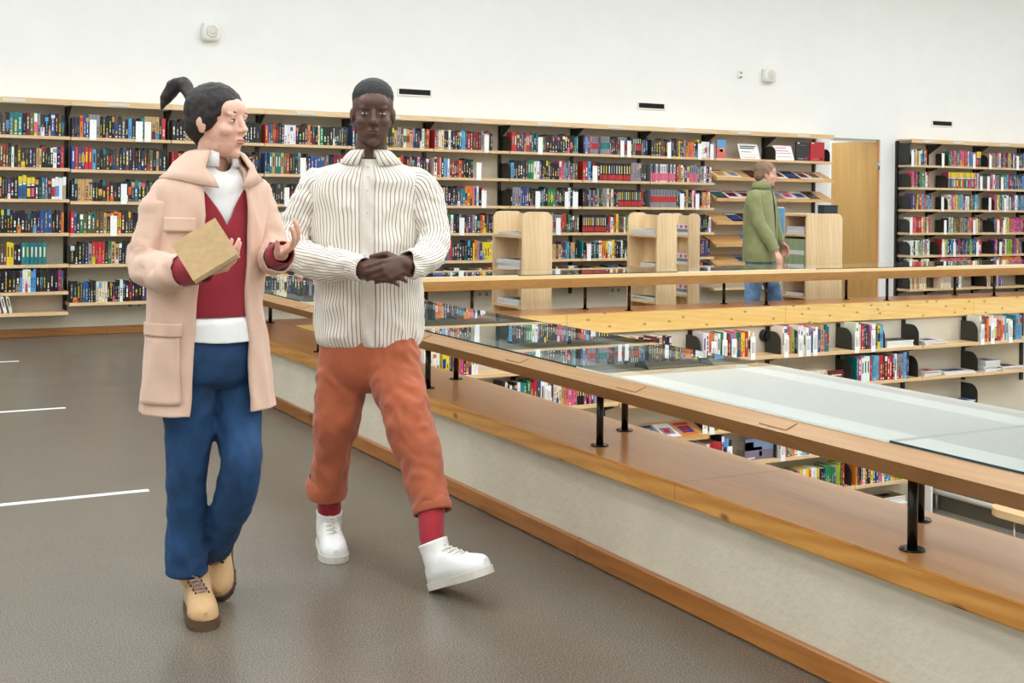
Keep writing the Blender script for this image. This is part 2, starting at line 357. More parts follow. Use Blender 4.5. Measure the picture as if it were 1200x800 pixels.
make_counter('display_counter', 'far oak counter with glass top running before the knotty pine fascia board', 'X', CYF, CXN + .408, XR - .3,
             {'body': [6.2, 9.1, 12.0], 'glass': [4.6, 6.1, 7.6, 9.1, 10.6, 12.1, 13.6]}, posts, M['oak_x'], M['oak_xz_lit'],
             [])

# ---- door standing open, hinged on the right
dr = struct(empty('door_1', (12.27, YW + .1, 0)))
box('door_leaf', 12.245, 12.285, YW + .03, YW + .90, .008, 2.165, M['door'], dr, .002)
box('door_edge', 12.2445, 12.2855, YW + .022, YW + .0299, .008, 2.165, M['door_edge'], dr)
for z in (1.83, .38):
    hg = cyl('hinge', (12.262, YW + .012, z - .05), (12.262, YW + .012, z + .05), .012, M['chrome'], dr, 12)
    box('hinge_leaf', 12.235, 12.29, YW + .014, YW + .0215, z - .05, z + .05, M['chrome'], hg)
hb = cyl('handle', (12.19, YW + .82, 1.03), (12.19, YW + .70, 1.03), .01, M['chrome'], dr, 10)
cyl('handle_neck', (12.19, YW + .82, 1.03), (12.245, YW + .82, 1.03), .01, M['chrome'], hb, 10)
fr_ = struct(empty('trim_5', (11.8, YW + .05, 0)))
box('frame_head', DX0, DX1 + .02, YW + .05, YW + .12, DZ - .03, DZ - .001, M['white_wall'], fr_)
box('frame_jamb', DX0, DX0 + .03, YW + .05, YW + .12, 0, DZ - .031, M['white_wall'], fr_)
box('doorstop', 11.9, 12.2, YW + .36, YW + .4, .0, .03, M['black'], fr_)

# ---- things fixed to the white wall
def wall_vent(x, z, label):
    t = empty('air_vent', (x, YW, z), label, 'vent', 'air slots in the white wall')
    box('recess', x - .185, x + .185, YW - .003, YW - .0005, z - .028, z + .028, M['void'], t)
    for q in ((-.205, .205, -.045, -.029), (-.205, .205, .029, .037), (-.205, -.186, -.029, .029), (.186, .205, -.029, .029)):
        box('frame', x + q[0], x + q[1], YW - .016, YW - .0005, z + q[2], z + q[3], M['white_plastic'], t, .002)
wall_vent(5.45, 2.462, 'black air slot in the white wall behind the man in the striped shirt')
wall_vent(8.54, 2.457, 'black air slot in the wall above the bay beside the magazine display')
wall_vent(13.42, 2.44, 'black air slot in the wall above the shelf unit right of the door')
def wall_speaker(x, z, label):
    t = empty('wall_speaker', (x, YW, z), label, 'speaker', 'white loudspeakers on the wall')
    bm = bmesh.new(); n = 32
    def sq(r, p, y):
        out = []
        for k in range(n):
            a = 2 * math.pi * k / n; c_, s_ = math.cos(a), math.sin(a)
            f = 1 / ((abs(c_) ** p + abs(s_) ** p) ** (1 / p)); out.append(bm.verts.new((x + r * f * c_, y, z + r * f * s_)))
        return out
    rings = [sq(.085, 5, YW - .0005), sq(.092, 5, YW - .03), sq(.09, 4.5, YW - .07), sq(.078, 3.5, YW - .085), sq(.06, 2, YW - .088)]
    for A, B in zip(rings, rings[1:]):
        for k in range(n): bm.faces.new((A[k], A[(k + 1) % n], B[(k + 1) % n], B[k])).smooth = True
    bm.faces.new(rings[0]); bm.faces.new(rings[-1]); from_bm('housing', bm, M['white_plastic'], t)
    bm = bmesh.new(); add_cyl(bm, (x, YW - .088, z), (x, YW - .094, z), .06, .05, 28); add_cyl(bm, (x, YW - .094, z), (x, YW - .097, z), .028, .02, 20)
    from_bm('grille', bm, M['plate'], t)
wall_speaker(3.23, 2.94, 'white rounded loudspeaker high on the wall above the woman with the ponytail')
wall_speaker(10.31, 2.925, 'white rounded loudspeaker high on the wall beside the small thermostat')
t = empty('thermostat', (9.87, YW, 2.9), 'small white wall thermostat beside the loudspeaker', 'thermostat')
box('housing', 9.835, 9.905, YW - .03, YW - .0005, 2.87, 2.955, M['white_plastic'], t, .006)
box('display', 9.855, 9.885, YW - .0315, YW - .03, 2.915, 2.94, M['grey_plastic'], t); cyl('dial', (9.865, YW - .03, 2.875), (9.865, YW - .045, 2.875), .012, M['grey_plastic'], t, 12)
def socket(x, z, label):
    t = empty('power_socket', (x, YW - .012, z), label, 'socket', 'double sockets on the beige wall')
    for s_ in (-1, 1):
        cx_ = x + s_ * .042; box('face_plate', cx_ - .041, cx_ + .041, YW - .024, YW - .0125, z - .042, z + .042, M['plate'], t, .003)
        cyl('socket_well', (cx_, YW - .0245, z), (cx_, YW - .0255, z), .023, M['grey_plastic'], t, 18)
socket(2.53, .27, 'double wall socket below the shelf beside the woman in the coat')
socket(on_y(565, 347, YW).x, .27, 'double wall socket beside the first birch display stand')
socket(on_y(720, 341, YW).x, .27, 'double wall socket between two birch display stands')
# ---- white strips of tape on the floor
for y, x1, lb in ((5.668, 1.248, 'long white tape strip on the floor beside the woman'), (8.07, 1.263, 'second white tape strip on the floor towards the shelves'), (10.462, 1.281, 'far white tape strip on the floor before the wall shelves')):
    tag(box('floor_tape', -1.6, x1, y - .022, y + .022, .0002, .0012, M['tape']), lb, 'tape', 'white tape strips on the floor')
# ================================================================ SHELVES
YS = 11.936                                        # front edge of the wall shelves
BX = [-.86, .06, .975, 1.887, 2.801, 3.714, 4.635, 5.562, 6.482, 7.42, 8.355, 9.297, 10.239, 11.17]
ZR = [1.85, 1.55, 1.25, .955, .66, .37]
ROWS = {}
for k in range(13): ROWS[k] = list(ZR)
for k in (0, 1, 2): ROWS[k] = [1.852, 1.562, 1.276, .967, .68, .432, .243]
ROWS[3] = [1.85, 1.553, 1.26, .962, .677, .323]
ROWS[11] = [1.85]; ROWS[12] = [1.85]
ordn = ['first', 'second', 'third', 'fourth', 'fifth', 'sixth', 'seventh', 'eighth', 'ninth', 'tenth', 'eleventh', 'twelfth', 'thirteenth', 'fourteenth']
def bay_word(k): return '%s bay from the open door' % ordn[12 - k]
plank_src = {}
def plank(t, x0, x1, z, y0, y1, mat, key):
    w = round(x1 - x0, 3); kk = (key, w)
    org = origin_of(t)
    if kk not in plank_src:
        bm = bmesh.new(); add_box(bm, 0, w, 0, y1 - y0, -.03, 0)
        o = from_bm('plank', bm, mat, None, (0, 0, 0), bevel=.002); plank_src[kk] = o; o.parent = t; o.location = Vector((x0, y0, z)) - org
    else: o = share('plank', plank_src[kk], Vector((x0, y0, z)) - org, t)
    return o
def bracket(t, x, z, yb, yf, m_='black'):
    prism('bracket', [(yb, z - .03), (yb, z - .075), (yb - .03, z - .075), (yf + .07, z - .038), (yf + .07, z - .031)], 'X', x - .004, x + .004, M[m_], t)
SLOPE_T = .0
def display_plank(t, x0, x1, z, yf, yb, rise=.11):
    th = .022
    prism('display_plank', [(yf, z - .028), (yf, z + .012), (yf + .012, z + .012), (yf + .014, z), (yb, z + rise), (yb, z + rise - th), (yf + .02, z - .028)], 'X', x0, x1, M['display'], t)
desc = {3: 'birch wall shelf bay of dark paperbacks above the double socket by the woman', 2: 'birch wall shelf bay reaching lowest, with a bare bottom plank'}
for k in range(len(BX) - 1):
    x0, x1 = BX[k], BX[k + 1]
    if k in (11, 12): lb = 'birch bay of sloping magazine shelves, %s' % bay_word(k)
    elif k < 2: lb = 'birch wall shelf bay of paperbacks, %s' % bay_word(k)
    else: lb = desc.get(k, 'birch wall shelf bay of paperbacks, %s' % bay_word(k))
    t = empty('wall_shelf', ((x0 + x1) / 2, YW - .14, ROWS[k][-1]), lb, 'shelf', 'birch shelf bays along the back wall')
    # top board with its front rail
    bm = bmesh.new(); add_box(bm, x0 + .0008, x1 - .0008, YS - .02, YW - .013, 2.17, 2.19); add_box(bm, x0 + .0008, x1 - .0008, YS - .02, YS - .002, 2.138, 2.17)
    vb = from_bm('top_board', bm, M['birch'], t)
    lx = x0 + .42
    box('label_holder', lx - .1, lx + .1, YS - .025, YS - .0205, 2.148, 2.176, M['plate'], vb, .001)
    box('upright', x0 - .017, x0 + .017, YW - .04, YW - .0125, ROWS[k][-1] - .12, 2.138, M['black'], t)
    if k == 12: box('upright', x1 - .11, x1 - .076, YW - .04, YW - .0125, .45, 2.138, M['black'], t)
    prism('top_bracket', [(YW - .0405, 2.137), (YW - .0405, 2.0), (YS + .01, 2.122), (YS + .01, 2.137)], 'X', x0 - .005, x0 + .005, M['black_plate'], t)
    for z in ROWS[k]:
        plank(t, x0 + .004, x1 - .004, z, YS, YW - .041, M['birch'], 'w')
    if k in (11, 12):
        for j, z in enumerate((1.61, 1.357, 1.075, .806, .565)):
            display_plank(t, x0 + .004, x1 - (.004 if k == 11 else -.0), z, YS - .03, YW - .045)
        for z in (.28,): plank(t, x0 + .004, x1 - .004, z, YS, YW - .041, M['birch'], 'w')
# the unit right of the door
RX = [12.55, 13.12, 14.035, 14.95, 15.87]
RZ = [1.845, 1.545, 1.25, .938, .637, .39, .185]
for k in range(4):
    x0, x1 = RX[k], RX[k + 1]
    lb = ['narrow birch shelf bay with black steel side beside the open door', 'birch shelf bay with the row of yellow topped books', 'birch shelf bay of blue and white books past the yellow topped row', 'last birch shelf bay on the wall right of the door'][k]
    t = empty('wall_shelf', ((x0 + x1) / 2, YW - .14, .185), lb, 'shelf', 'birch shelf bays right of the door')
    bm = bmesh.new(); add_box(bm, x0 + .0008, x1 - .0008, YS - .02, YW - .013, 2.17, 2.19); add_box(bm, x0 + .0008, x1 - .0008, YS - .02, YS - .002, 2.138, 2.17)
    vb = from_bm('top_board', bm, M['birch'], t); lx = x0 + .3
    box('label_holder', lx - .1, lx + .1, YS - .025, YS - .0205, 2.148, 2.176, M['plate'], vb, .001)
    if k == 0:
        box('side_upright', x0 - .02, x0 + .02, YW - .05, YW - .0125, .06, 2.168, M['black'], t)
        prism('side_plate', [(YS + .01, 2.137), (YS + .01, 1.86), (YW - .051, 1.86), (YW - .051, 2.137)], 'X', x0 - .008, x0 - .002, M['black_plate'], t)
    else: box('upright', x0 - .017, x0 + .017, YW - .04, YW - .0125, .06, 2.138, M['black'], t)
    prism('top_bracket', [(YW - .0515, 2.137), (YW - .0515, 2.0), (YS + .01, 2.122), (YS + .01, 2.137)], 'X', x0 + .001, x0 + .009, M['black_plate'], t)
    for z in RZ:
        plank(t, x0 + .004, x1 - .004, z, YS, YW - .041, M['birch'], 'w'); bracket(t, x0 + .01, z, YW - .0505, YS)
# shelves in the well, on the wall under the far parapet
YL = 8.2; YLB = PY0 + .03
LX = [2.97, 3.80, 4.63, 5.46, 6.325, 7.165, 7.985, 8.80, 9.605, 10.43]
LZ = [.02, -.27, -.575, -.865, -1.19, -1.455]
for k in range(9):
    x0, x1 = LX[k], LX[k + 1]
    rows = LZ if k < 7 else (LZ[:3] if k == 7 else LZ[:2])
    disp = {3: (1, 2)}.get(k, ())
    names = {0: 'in the corner under the long counter', 1: 'with yellow and pink spines', 2: 'holding a black trio of books', 3: 'with sloping leaflet plank', 4: 'with blue library books and slanted leaflets', 5: 'with the purple landscape book',
             6: 'above the flat pile of picture books', 7: 'with dark red books', 8: 'of flat magazines at the end'}
    t = empty('well_shelf', ((x0 + x1) / 2, YLB - .12, rows[-1]), 'birch shelf bay in the sunken well %s' % names[k], 'shelf', 'birch shelf bays in the sunken well')
    box('upright', x0 - .016, x0 + .016, YLB - .025, YLB - .0005, rows[-1] - .1, .24, M['black'], t)
    if k == 8: box('upright', x1 - .016, x1 + .016, YLB - .025, YLB - .0005, -.42, .24, M['black'], t)
    for j, z in enumerate(rows):
        if j in disp: display_plank(t, x0 + .003, x1 - .003, z - .02, YL - .04, YLB - .026, .09)
        else: plank(t, x0 + .003, x1 - .003, z, YL, YLB - .026, M['birch'], 'l')
        bracket(t, x0 + .001, z - (.02 if j in disp else 0), YLB - .0255, YL)

# ================================================================ BOOKS
rng = random.Random(11)
def jit(c, a=.12): return tuple(max(0, min(1, x * (1 + rng.uniform(-a, a)) + rng.uniform(-.01, .01))) for x in c[:3])
PAL = {'black': srgb(24, 24, 27), 'charcoal': srgb(46, 46, 50), 'navy': srgb(26, 34, 58), 'blue': srgb(36, 80, 140), 'sky blue': srgb(92, 160, 212), 'teal': srgb(26, 118, 122),
       'green': srgb(34, 122, 72), 'lime': srgb(146, 178, 52), 'olive': srgb(92, 94, 48), 'yellow': srgb(226, 202, 44), 'orange': srgb(224, 122, 48), 'red': srgb(184, 40, 46), 'dark red': srgb(112, 26, 34),
       'pink': srgb(214, 98, 128), 'magenta': srgb(168, 44, 108), 'purple': srgb(80, 52, 98), 'brown': srgb(96, 66, 46), 'tan': srgb(196, 158, 104), 'cream': srgb(226, 214, 186), 'white': srgb(234, 234, 232), 'grey': srgb(138, 140, 144)}
MIX = {'dark': {'black': 60, 'charcoal': 20, 'navy': 9, 'blue': 3, 'teal': 3, 'green': 2, 'red': 4, 'dark red': 4, 'brown': 6, 'tan': 3, 'cream': 2, 'white': 2, 'grey': 6, 'purple': 3, 'sky blue': 2, 'orange': 2, 'yellow': 1, 'olive': 3},
       'mix': {'black': 36, 'charcoal': 14, 'navy': 8, 'blue': 8, 'teal': 5, 'green': 6, 'red': 8, 'dark red': 4, 'brown': 6, 'tan': 4, 'cream': 4, 'white': 8, 'grey': 8, 'purple': 5, 'sky blue': 4, 'orange': 3, 'yellow': 3, 'pink': 3},
       'bright': {'red': 12, 'blue': 10, 'green': 8, 'yellow': 8, 'orange': 8, 'pink': 8, 'magenta': 7, 'purple': 7, 'white': 14, 'sky blue': 6, 'teal': 5, 'lime': 6, 'black': 8, 'cream': 5, 'grey': 3, 'navy': 6},
       'white': {'white': 14, 'cream': 4, 'grey': 6, 'black': 2}, 'whitered': {'white': 6, 'grey': 6, 'pink': 3, 'red': 2, 'black': 2}, 'blackred': {'black': 12, 'charcoal': 4, 'red': 1}}
def pick(mix):
    d = MIX[mix]; return rng.choices(list(d), list(d.values()))[0]
QUADS = ((0, 2, 3, 1), (4, 5, 7, 6), (0, 1, 5, 4), (2, 6, 7, 3), (0, 4, 6, 2), (1, 3, 7, 5))
class Geo:
    def __init__(s): s.v = []; s.f = []; s.c = []
    def box(s, x0, x1, y0, y1, z0, z1, col):
        n = len(s.v); s.v += [(x, y, z) for z in (z0, z1) for y in (y0, y1) for x in (x0, x1)]
        s.f += [tuple(n + i for i in q) for q in QUADS]; s.c += [col[:3]] * 6
    def quad(s, pts, col): n = len(s.v); s.v += pts; s.f.append((n, n + 1, n + 2, n + 3)); s.c.append(col[:3])
    def xform(s, Mx): s.v = [tuple(Mx @ Vector(p)) for p in s.v]
    def add(s, g): n = len(s.v); s.v += g.v; s.f += [tuple(n + i for i in q) for q in g.f]; s.c += g.c
    def mesh(s, name, mat):
        me = bpy.data.meshes.new(name); me.from_pydata(s.v, [], s.f); me.materials.append(mat)
        at = me.color_attributes.new('Col', 'FLOAT_COLOR', 'CORNER'); d = []
        for p, c in zip(me.polygons, s.c):
            for _ in range(p.loop_total): d += [c[0], c[1], c[2], 1.0]
        at.data.foreach_set('color', d); return me
def book_geo(w, h, d, cname, style, detail=True):
    """spine towards -Y, standing on z = 0, left edge at x = 0"""
    g = Geo(); col = jit(PAL[cname]); lum = .3 * col[0] + .6 * col[1] + .1 * col[2]
    ink = jit(rng.choice([PAL['white'], PAL['cream'], PAL['yellow'], PAL['grey'], PAL['white']]) if lum < .22 else rng.choice([PAL['black'], PAL['navy'], PAL['dark red']]), .2)
    acc = jit(PAL[rng.choice(['red', 'orange', 'sky blue', 'teal', 'white', 'yellow', 'tan', 'grey', 'pink', 'brown', 'blue'])], .2)
    pg = jit(PAL['cream'], .06); b = .0022
    if detail:
        g.box(0, w, 0, b, 0, h, col); g.box(0, b, b, d, 0, h, col); g.box(w - b, w, b, d, 0, h, col); g.box(b, w - b, b, d - .004, .003, h - .004, pg)
    else:
        g.box(0, w, 0, d, 0, h, col); g.quad([(b, b, h + .0003), (w - b, b, h + .0003), (w - b, d, h + .0003), (b, d, h + .0003)], pg)
    y = -.0004
    def band(x0, x1, z0, z1, c): g.quad([(x0 * w, y, z0 * h), (x1 * w, y, z0 * h), (x1 * w, y, z1 * h), (x0 * w, y, z1 * h)], c)
    if style == 'plainspine': band(.3, .7, .35, .8, ink)
    elif style == 'yellowtop':
        band(0, 1, .7, 1, jit(PAL['yellow'], .05)); band(.1, .9, .6, .68, PAL['white']); band(.1, .9, .1, .5, acc)
    elif style == 'redblock': band(0, 1, .28, .62, jit(PAL['red'], .1)); band(.35, .65, .68, .95, ink)
    elif style == 'tealblock': band(0, 1, .3, .68, jit(PAL['teal'], .1)); band(.35, .65, .72, .95, ink)
    elif style == 'redfoot': band(0, 1, .05, .33, jit(PAL['red'], .12)); band(.32, .68, .4, .85, ink)
    elif style == 'pinkfoot': band(0, 1, .05, .5, jit(PAL['pink'], .1)); band(.3, .7, .55, .9, jit(PAL['charcoal']))
    elif style == 'whitetop': band(0, 1, .62, 1, PAL['white']); band(0, 1, .12, .6, acc)
    elif style == 'label': band(.08, .92, .04, .2, PAL['white']); band(.3, .7, .3, .8, ink)
    else:
        r = rng.random()
        if r < .16: band(0, 1, rng.uniform(.68, .8), rng.uniform(.86, 1), acc)
        elif r < .25: band(0, 1, 0, rng.uniform(.2, .4), acc)
        elif r < .3: band(0, 1, .3, .65, acc)
        n = rng.randint(2, 4); z = rng.uniform(.15, .3)
        a, c_ = rng.choice([(.36, .64), (.3, .58), (.4, .62), (.28, .7)])
        for _ in range(n):
            z1 = z + rng.uniform(.06, .2)
            if z1 > .93: break
            band(a, c_, z, z1, ink if rng.random() < .8 else acc); z = z1 + rng.uniform(.015, .06)
        if rng.random() < .5: band(.25, .75, .04, .1, rng.choice([PAL['white'], acc, ink]))
    return g
BOOKS = []
def shelf_books(x0, x1, z, yf, mix, where, depth=.13, h=(.175, .215), w=(.02, .036), runs=(), tilt_end=True, gap_end=0.0, detail=True):
    """fill x0..x1; runs = [(start fraction, count, colour, style, height)]"""
    x = x0; i = 0; todo = sorted(runs); cur = None; left = 0
    while x < x1 - gap_end:
        if left == 0 and todo and x >= x0 + (x1 - x0) * todo[0][0]:
            cur = todo.pop(0); left = cur[1]; rw = rng.uniform(*w); rcol = cur[2]
        if left > 0:
            cn = rcol if isinstance(rcol, str) else rng.choice(rcol); st = cur[3]; hh = cur[4] if len(cur) > 4 and cur[4] else rng.uniform(h[0] + .01, h[1]); ww = rw; left -= 1
        else:
            cn = pick(mix); st = ''; hh = rng.uniform(*h); ww = rng.uniform(*w)
            if rng.random() < .18: cur = (0, 0, cn, ''); left = rng.randint(1, 3); rw = ww; rcol = cn; cur = (0, left, cn, '', hh)
        if x + ww > x1 - gap_end: break
        BOOKS.append(dict(x=x, w=ww - .0012, h=hh, d=min(depth, depth * rng.uniform(.9, 1.05)), z=z, y=yf + rng.uniform(0, .008), c=cn, st=st, where=where, tilt=0.0, detail=detail))
        x += ww + (rng.uniform(.0, .002)); i += 1
    return x
def px(x, y, Y): return on_y(x, y, Y).x
YB = YS + .012
D5 = 'dark'; 
# back wall: per bay and row: mix, end gap, runs
spec = {}
for k in range(0, 11):
    for r in range(len(ROWS[k])): spec[(k, r)] = [('dark' if k < 7 else 'mix'), .02, ()]
spec[(2, 0)][2] = ((.42, 3, 'teal', ''), (.62, 1, 'yellow', 'whitetop'), (.8, 1, 'blue', ''))
spec[(2, 1)][2] = ((.3, 1, 'yellow', ''), (.62, 2, 'tan', '', .175), (.9, 1, 'red', ''))
spec[(2, 2)][2] = ((.2, 5, 'black', 'yellowtop'), (.5, 4, ('black', 'teal'), 'yellowtop'), (.8, 4, ('white', 'sky blue'), 'whitetop'))
spec[(2, 3)][2] = ((.2, 4, ('red', 'white', 'blue'), ''), (.7, 3, 'blue', ''), (.93, 2, 'orange', ''))
spec[(2, 4)][1:] = [.16, ((.4, 2, 'yellow', 'plainspine'), (.55, 6, 'teal', 'plainspine', .2))]
spec[(2, 5)][2] = ((.1, 5, 'black', ''), (.5, 6, ('white', 'sky blue'), ''), (.88, 1, 'magenta', ''), (.95, 1, 'green', ''))
del spec[(2, 6)]
for q in range(7): BOOKS.append(dict(x=1.10 + q * .047, w=.026, h=.17, d=.12, z=ROWS[2][6] + .0004, y=YB, c=('white', 'cream', 'white', 'tan', 'cream')[q % 5], st='plainspine', where='seventh shelf down of the ' + bay_word(2), tilt=.24, detail=True))
spec[(3, 0)][2] = ((.08, 2, 'blue', ''), (.55, 1, 'sky blue', ''))
spec[(3, 1)][2] = ((0, 1, 'blue', 'plainspine'), (.05, 2, 'purple', ''), (.12, 2, 'red', 'plainspine', .205), (.2, 1, 'sky blue', 'plainspine'), (.3, 10, ('black', 'charcoal', 'brown'), ''))
spec[(3, 2)][2] = ((.0, 2, 'navy', ''), (.5, 4, ('teal', 'navy'), ''), (.85, 1, 'tan', ''))
spec[(3, 3)][2] = ((0, 1, 'red', ''), (.12, 5, ('brown', 'olive'), ''), (.32, 1, 'tan', ''), (.38, 3, ('black', 'orange'), ''))
spec[(3, 4)][2] = ((.35, 1, 'green', ''), (.4, 2, 'tan', ''), (.5, 4, 'black', ''))
spec[(3, 5)][2] = ((.08, 1, 'brown', ''), (.12, 2, 'blue', ''), (.7, 2, ('red', 'purple'), ''))
spec[(5, 1)][2] = ((0, 1, 'blue', ''), (.04, 6, ('olive', 'tan', 'teal'), 'plainspine', .21))
spec[(7, 0)][1:] = [.2, ((.05, 2, 'cream', ''), (.3, 3, ('sky blue', 'teal'), ''))]
spec[(7, 1)][1:] = [.42, ()]; spec[(7, 2)][1:] = [.28, ()]; spec[(7, 3)][1:] = [.06, ()]
spec[(6, 0)][2] = ((.62, 3, ('tan', 'cream'), ''),)
spec[(8, 0)][2] = ((0, 2, 'red', 'plainspine', .21), (.06, 4, 'purple', ''), (.2, 2, 'red', 'plainspine', .21), (.55, 7, 'black', ''), (.9, 1, 'teal', ''))
spec[(8, 1)][2] = ((.14, 3, ('teal', 'green'), 'plainspine', .21), (.3, 2, 'white', ''), (.9, 2, 'brown', ''))
spec[(8, 2)][2] = ((.05, 4, ('blue', 'purple'), ''), (.5, 3, 'green', ''), (.65, 6, 'black', ''), (.9, 3, ('white', 'teal'), ''))
spec[(9, 0)][2] = ((.12, 3, 'grey', 'redblock', .2), (.25, 6, 'grey', 'tealblock', .2), (.5, 4, 'grey', 'redblock', .2), (.75, 3, 'black', 'redblock', .2))
spec[(9, 1)][2] = ((.0, 3, ('sky blue', 'red'), ''), (.22, 12, 'black', 'redfoot', .2), (.75, 4, ('grey', 'olive'), ''))
spec[(9, 2)][2] = ((.05, 10, ('charcoal', 'grey'), ''), (.5, 12, 'black', 'redfoot', .2))
spec[(9, 3)][2] = ((.0, 14, 'black', 'redfoot', .2),)
spec[(9, 4)][2] = ((.25, 5, ('white', 'orange', 'yellow'), ''), (.8, 5, ('red', 'pink'), ''))
spec[(8, 3)][2] = ((.5, 3, 'grey', ''), (.6, 4, 'grey', 'redblock', .2), (.9, 2, 'olive', ''))
spec[(8, 4)][2] = ((.5, 5, ('brown', 'tan'), '', .16),)
spec[(10, 0)][0] = 'mix'; spec[(10, 1)][2] = ((0, 14, ('white', 'grey', 'black'), 'pinkfoot', .205), (.6, 4, 'grey', 'pinkfoot'), (.93, 2, ('white', 'yellow'), ''))
spec[(10, 2)][2] = ((0, 11, 'grey', 'redblock', .205), (.42, 3, 'black', ''), (.6, 4, ('white', 'pink', 'black'), ''))
for (k, r), (mx_, ge, ru) in spec.items():
    z = ROWS[k][r] + .0004
    x0 = BX[k] + .012 + (.17 if k == 8 and r < 3 else 0)*0; x1 = BX[k + 1] - .012
    shelf_books(x0 + (.012 if k == 8 else 0), x1, z, YB, mx_, '%s shelf down of the %s' % (ordn[r], bay_word(k)), runs=ru, gap_end=ge)
# right of the door
rs = {(0, 0): ('bright', .22, ((0, 2, 'white', 'plainspine'), (.3, 8, ('red', 'teal', 'blue', 'lime'), ''))), (0, 1): ('bright', .2, ((0, 6, ('red', 'pink', 'navy'), ''),)), (0, 2): ('bright', .14, ((0, 3, 'purple', ''), (.35, 6, ('red', 'sky blue', 'teal'), ''), (.7, 2, 'white', ''))),
      (0, 3): ('bright', .14, ((0, 2, 'white', 'plainspine'), (.15, 6, 'red', 'plainspine'), (.55, 3, ('red', 'white', 'navy'), ''))), (0, 4): ('white', .15, ()), (0, 5): ('white', .16, ((.2, 3, 'black', ''),)), (0, 6): ('white', .2, ((0, 20, ('cream', 'tan'), 'plainspine'),)),
      (1, 0): ('bright', .1, ((.1, 7, ('lime', 'pink', 'green'), ''), (.33, 4, 'red', ''), (.72, 4, 'black', 'yellowtop', .21))), (1, 1): ('bright', .14, ((0, 24, ('purple', 'magenta', 'teal', 'black', 'orange'), 'yellowtop', .215),)), (1, 2): ('bright', .16, ((.0, 1, 'white', ''), (.2, 6, ('sky blue', 'yellow', 'lime'), ''), (.6, 5, ('teal', 'sky blue'), ''))),
      (1, 3): ('bright', .06, ((.1, 11, ('olive', 'grey', 'brown'), ''), (.55, 3, 'pink', ''), (.8, 3, ('purple', 'dark red'), ''))), (1, 4): ('bright', .08, ((0, 2, 'red', ''), (.45, 8, ('purple', 'navy', 'blue'), ''))), (1, 5): ('bright', .35, ((0, 20, ('pink', 'red'), ''),)), (1, 6): ('white', .45, ((0, 9, 'cream', 'plainspine'),)),
      (2, 0): ('mix', .02, ((.1, 3, ('white', 'grey'), ''), (.35, 4, ('red', 'charcoal'), ''))), (2, 1): ('mix', .02, ((.1, 2, ('white', 'navy'), ''), (.5, 12, ('navy', 'blue', 'charcoal'), ''))), (2, 2): ('bright', .02, ((.1, 6, ('tan', 'white', 'teal'), ''),)), (2, 3): ('bright', .14, ((.1, 3, 'red', ''), (.55, 8, 'magenta', ''))),
      (2, 4): ('bright', .16, ((.05, 5, ('navy', 'black', 'teal'), ''), (.4, 6, ('purple', 'lime', 'magenta'), ''))), (2, 5): ('bright', .16, ((.2, 18, 'orange', ''),)), (2, 6): ('bright', .55, ((0, 8, ('cream', 'red', 'black'), ''),))}
rb = ['narrow bay by the open door', 'bay with the yellow topped books', 'bay past the yellow topped books', 'last bay right of the door']
for k in range(4):
    for r in range(7):
        mx_, ge, ru = rs.get((k, r), ('bright', .1, ()))
        off = .03 if k == 0 else .16 if (k, r) in ((1, 0), (1, 1), (1, 2), (1, 3), (2, 2), (2, 3), (2, 4), (2, 5)) else .03
        shelf_books(RX[k] + off, RX[k + 1] - .015, RZ[r] + .0004, YB, mx_, '%s shelf down of the %s' % (ordn[r], rb[k]), runs=ru, gap_end=ge, h=(.185, .215), w=(.015, .03), detail=False)
# the well: pixel spans measured on the shelf front plane
def well(row, xa, xb, y, mix, runs=(), h=(.18, .22), w=(.018, .034), bay=''):
    z = LZ[row] + .0004
    shelf_books(px(xa, y, YL), px(xb, y, YL), z, YL + .012, mix, '%s shelf of the well bay %s' % (ordn[row], bay), runs=runs, h=h, w=w, depth=.15)
N = names
well(0, 498, 519, 430, 'whitered', bay=N[0]); well(0, 520, 564, 430, 'bright', ((0, 2, 'yellow', ''), (.2, 1, 'brown', ''), (.35, 1, 'pink', ''), (.5, 2, ('black', 'orange'), ''), (.72, 3, 'white', 'plainspine'), (.9, 4, ('black', 'blue'), '')), bay=N[1])
well(0, 640, 690, 420, 'bright', bay=N[2]); well(0, 720, 790, 410, 'mix', bay=N[3])
well(0, 825, 886, 420, 'bright', ((0, 1, 'white', 'plainspine'), (.1, 1, 'orange', ''), (.2, 2, 'white', 'plainspine'), (.42, 2, ('red', 'dark red'), ''), (.6, 2, ('green', 'blue'), ''), (.75, 1, 'yellow', ''), (.86, 3, ('white', 'yellow'), '')), bay=N[4])
well(0, 918, 974, 415, 'bright', ((0, 1, 'white', 'plainspine'), (.12, 1, 'pink', ''), (.2, 2, ('lime', 'black'), ''), (.35, 3, 'white', 'plainspine'), (.7, 2, ('tan', 'blue'), ''), (.88, 3, 'teal', '')), h=(.18, .25), bay=N[5])
well(0, 1004.5, 1037, 410, 'bright', ((0, 1, 'white', 'plainspine', .24), (.2, 2, 'navy', ''), (.4, 1, 'purple', ''), (.55, 2, 'white', 'plainspine'), (.8, 3, ('sky blue', 'blue'), '')), h=(.2, .25), bay=N[6])
well(0, 1149, 1199, 402, 'bright', ((0, 1, 'white', 'plainspine'), (.12, 1, 'red', ''), (.2, 4, ('white', 'dark red'), 'whitetop'), (.6, 2, 'white', 'plainspine'), (.8, 4, ('teal', 'sky blue', 'purple'), '')), h=(.19, .25), bay=N[8])
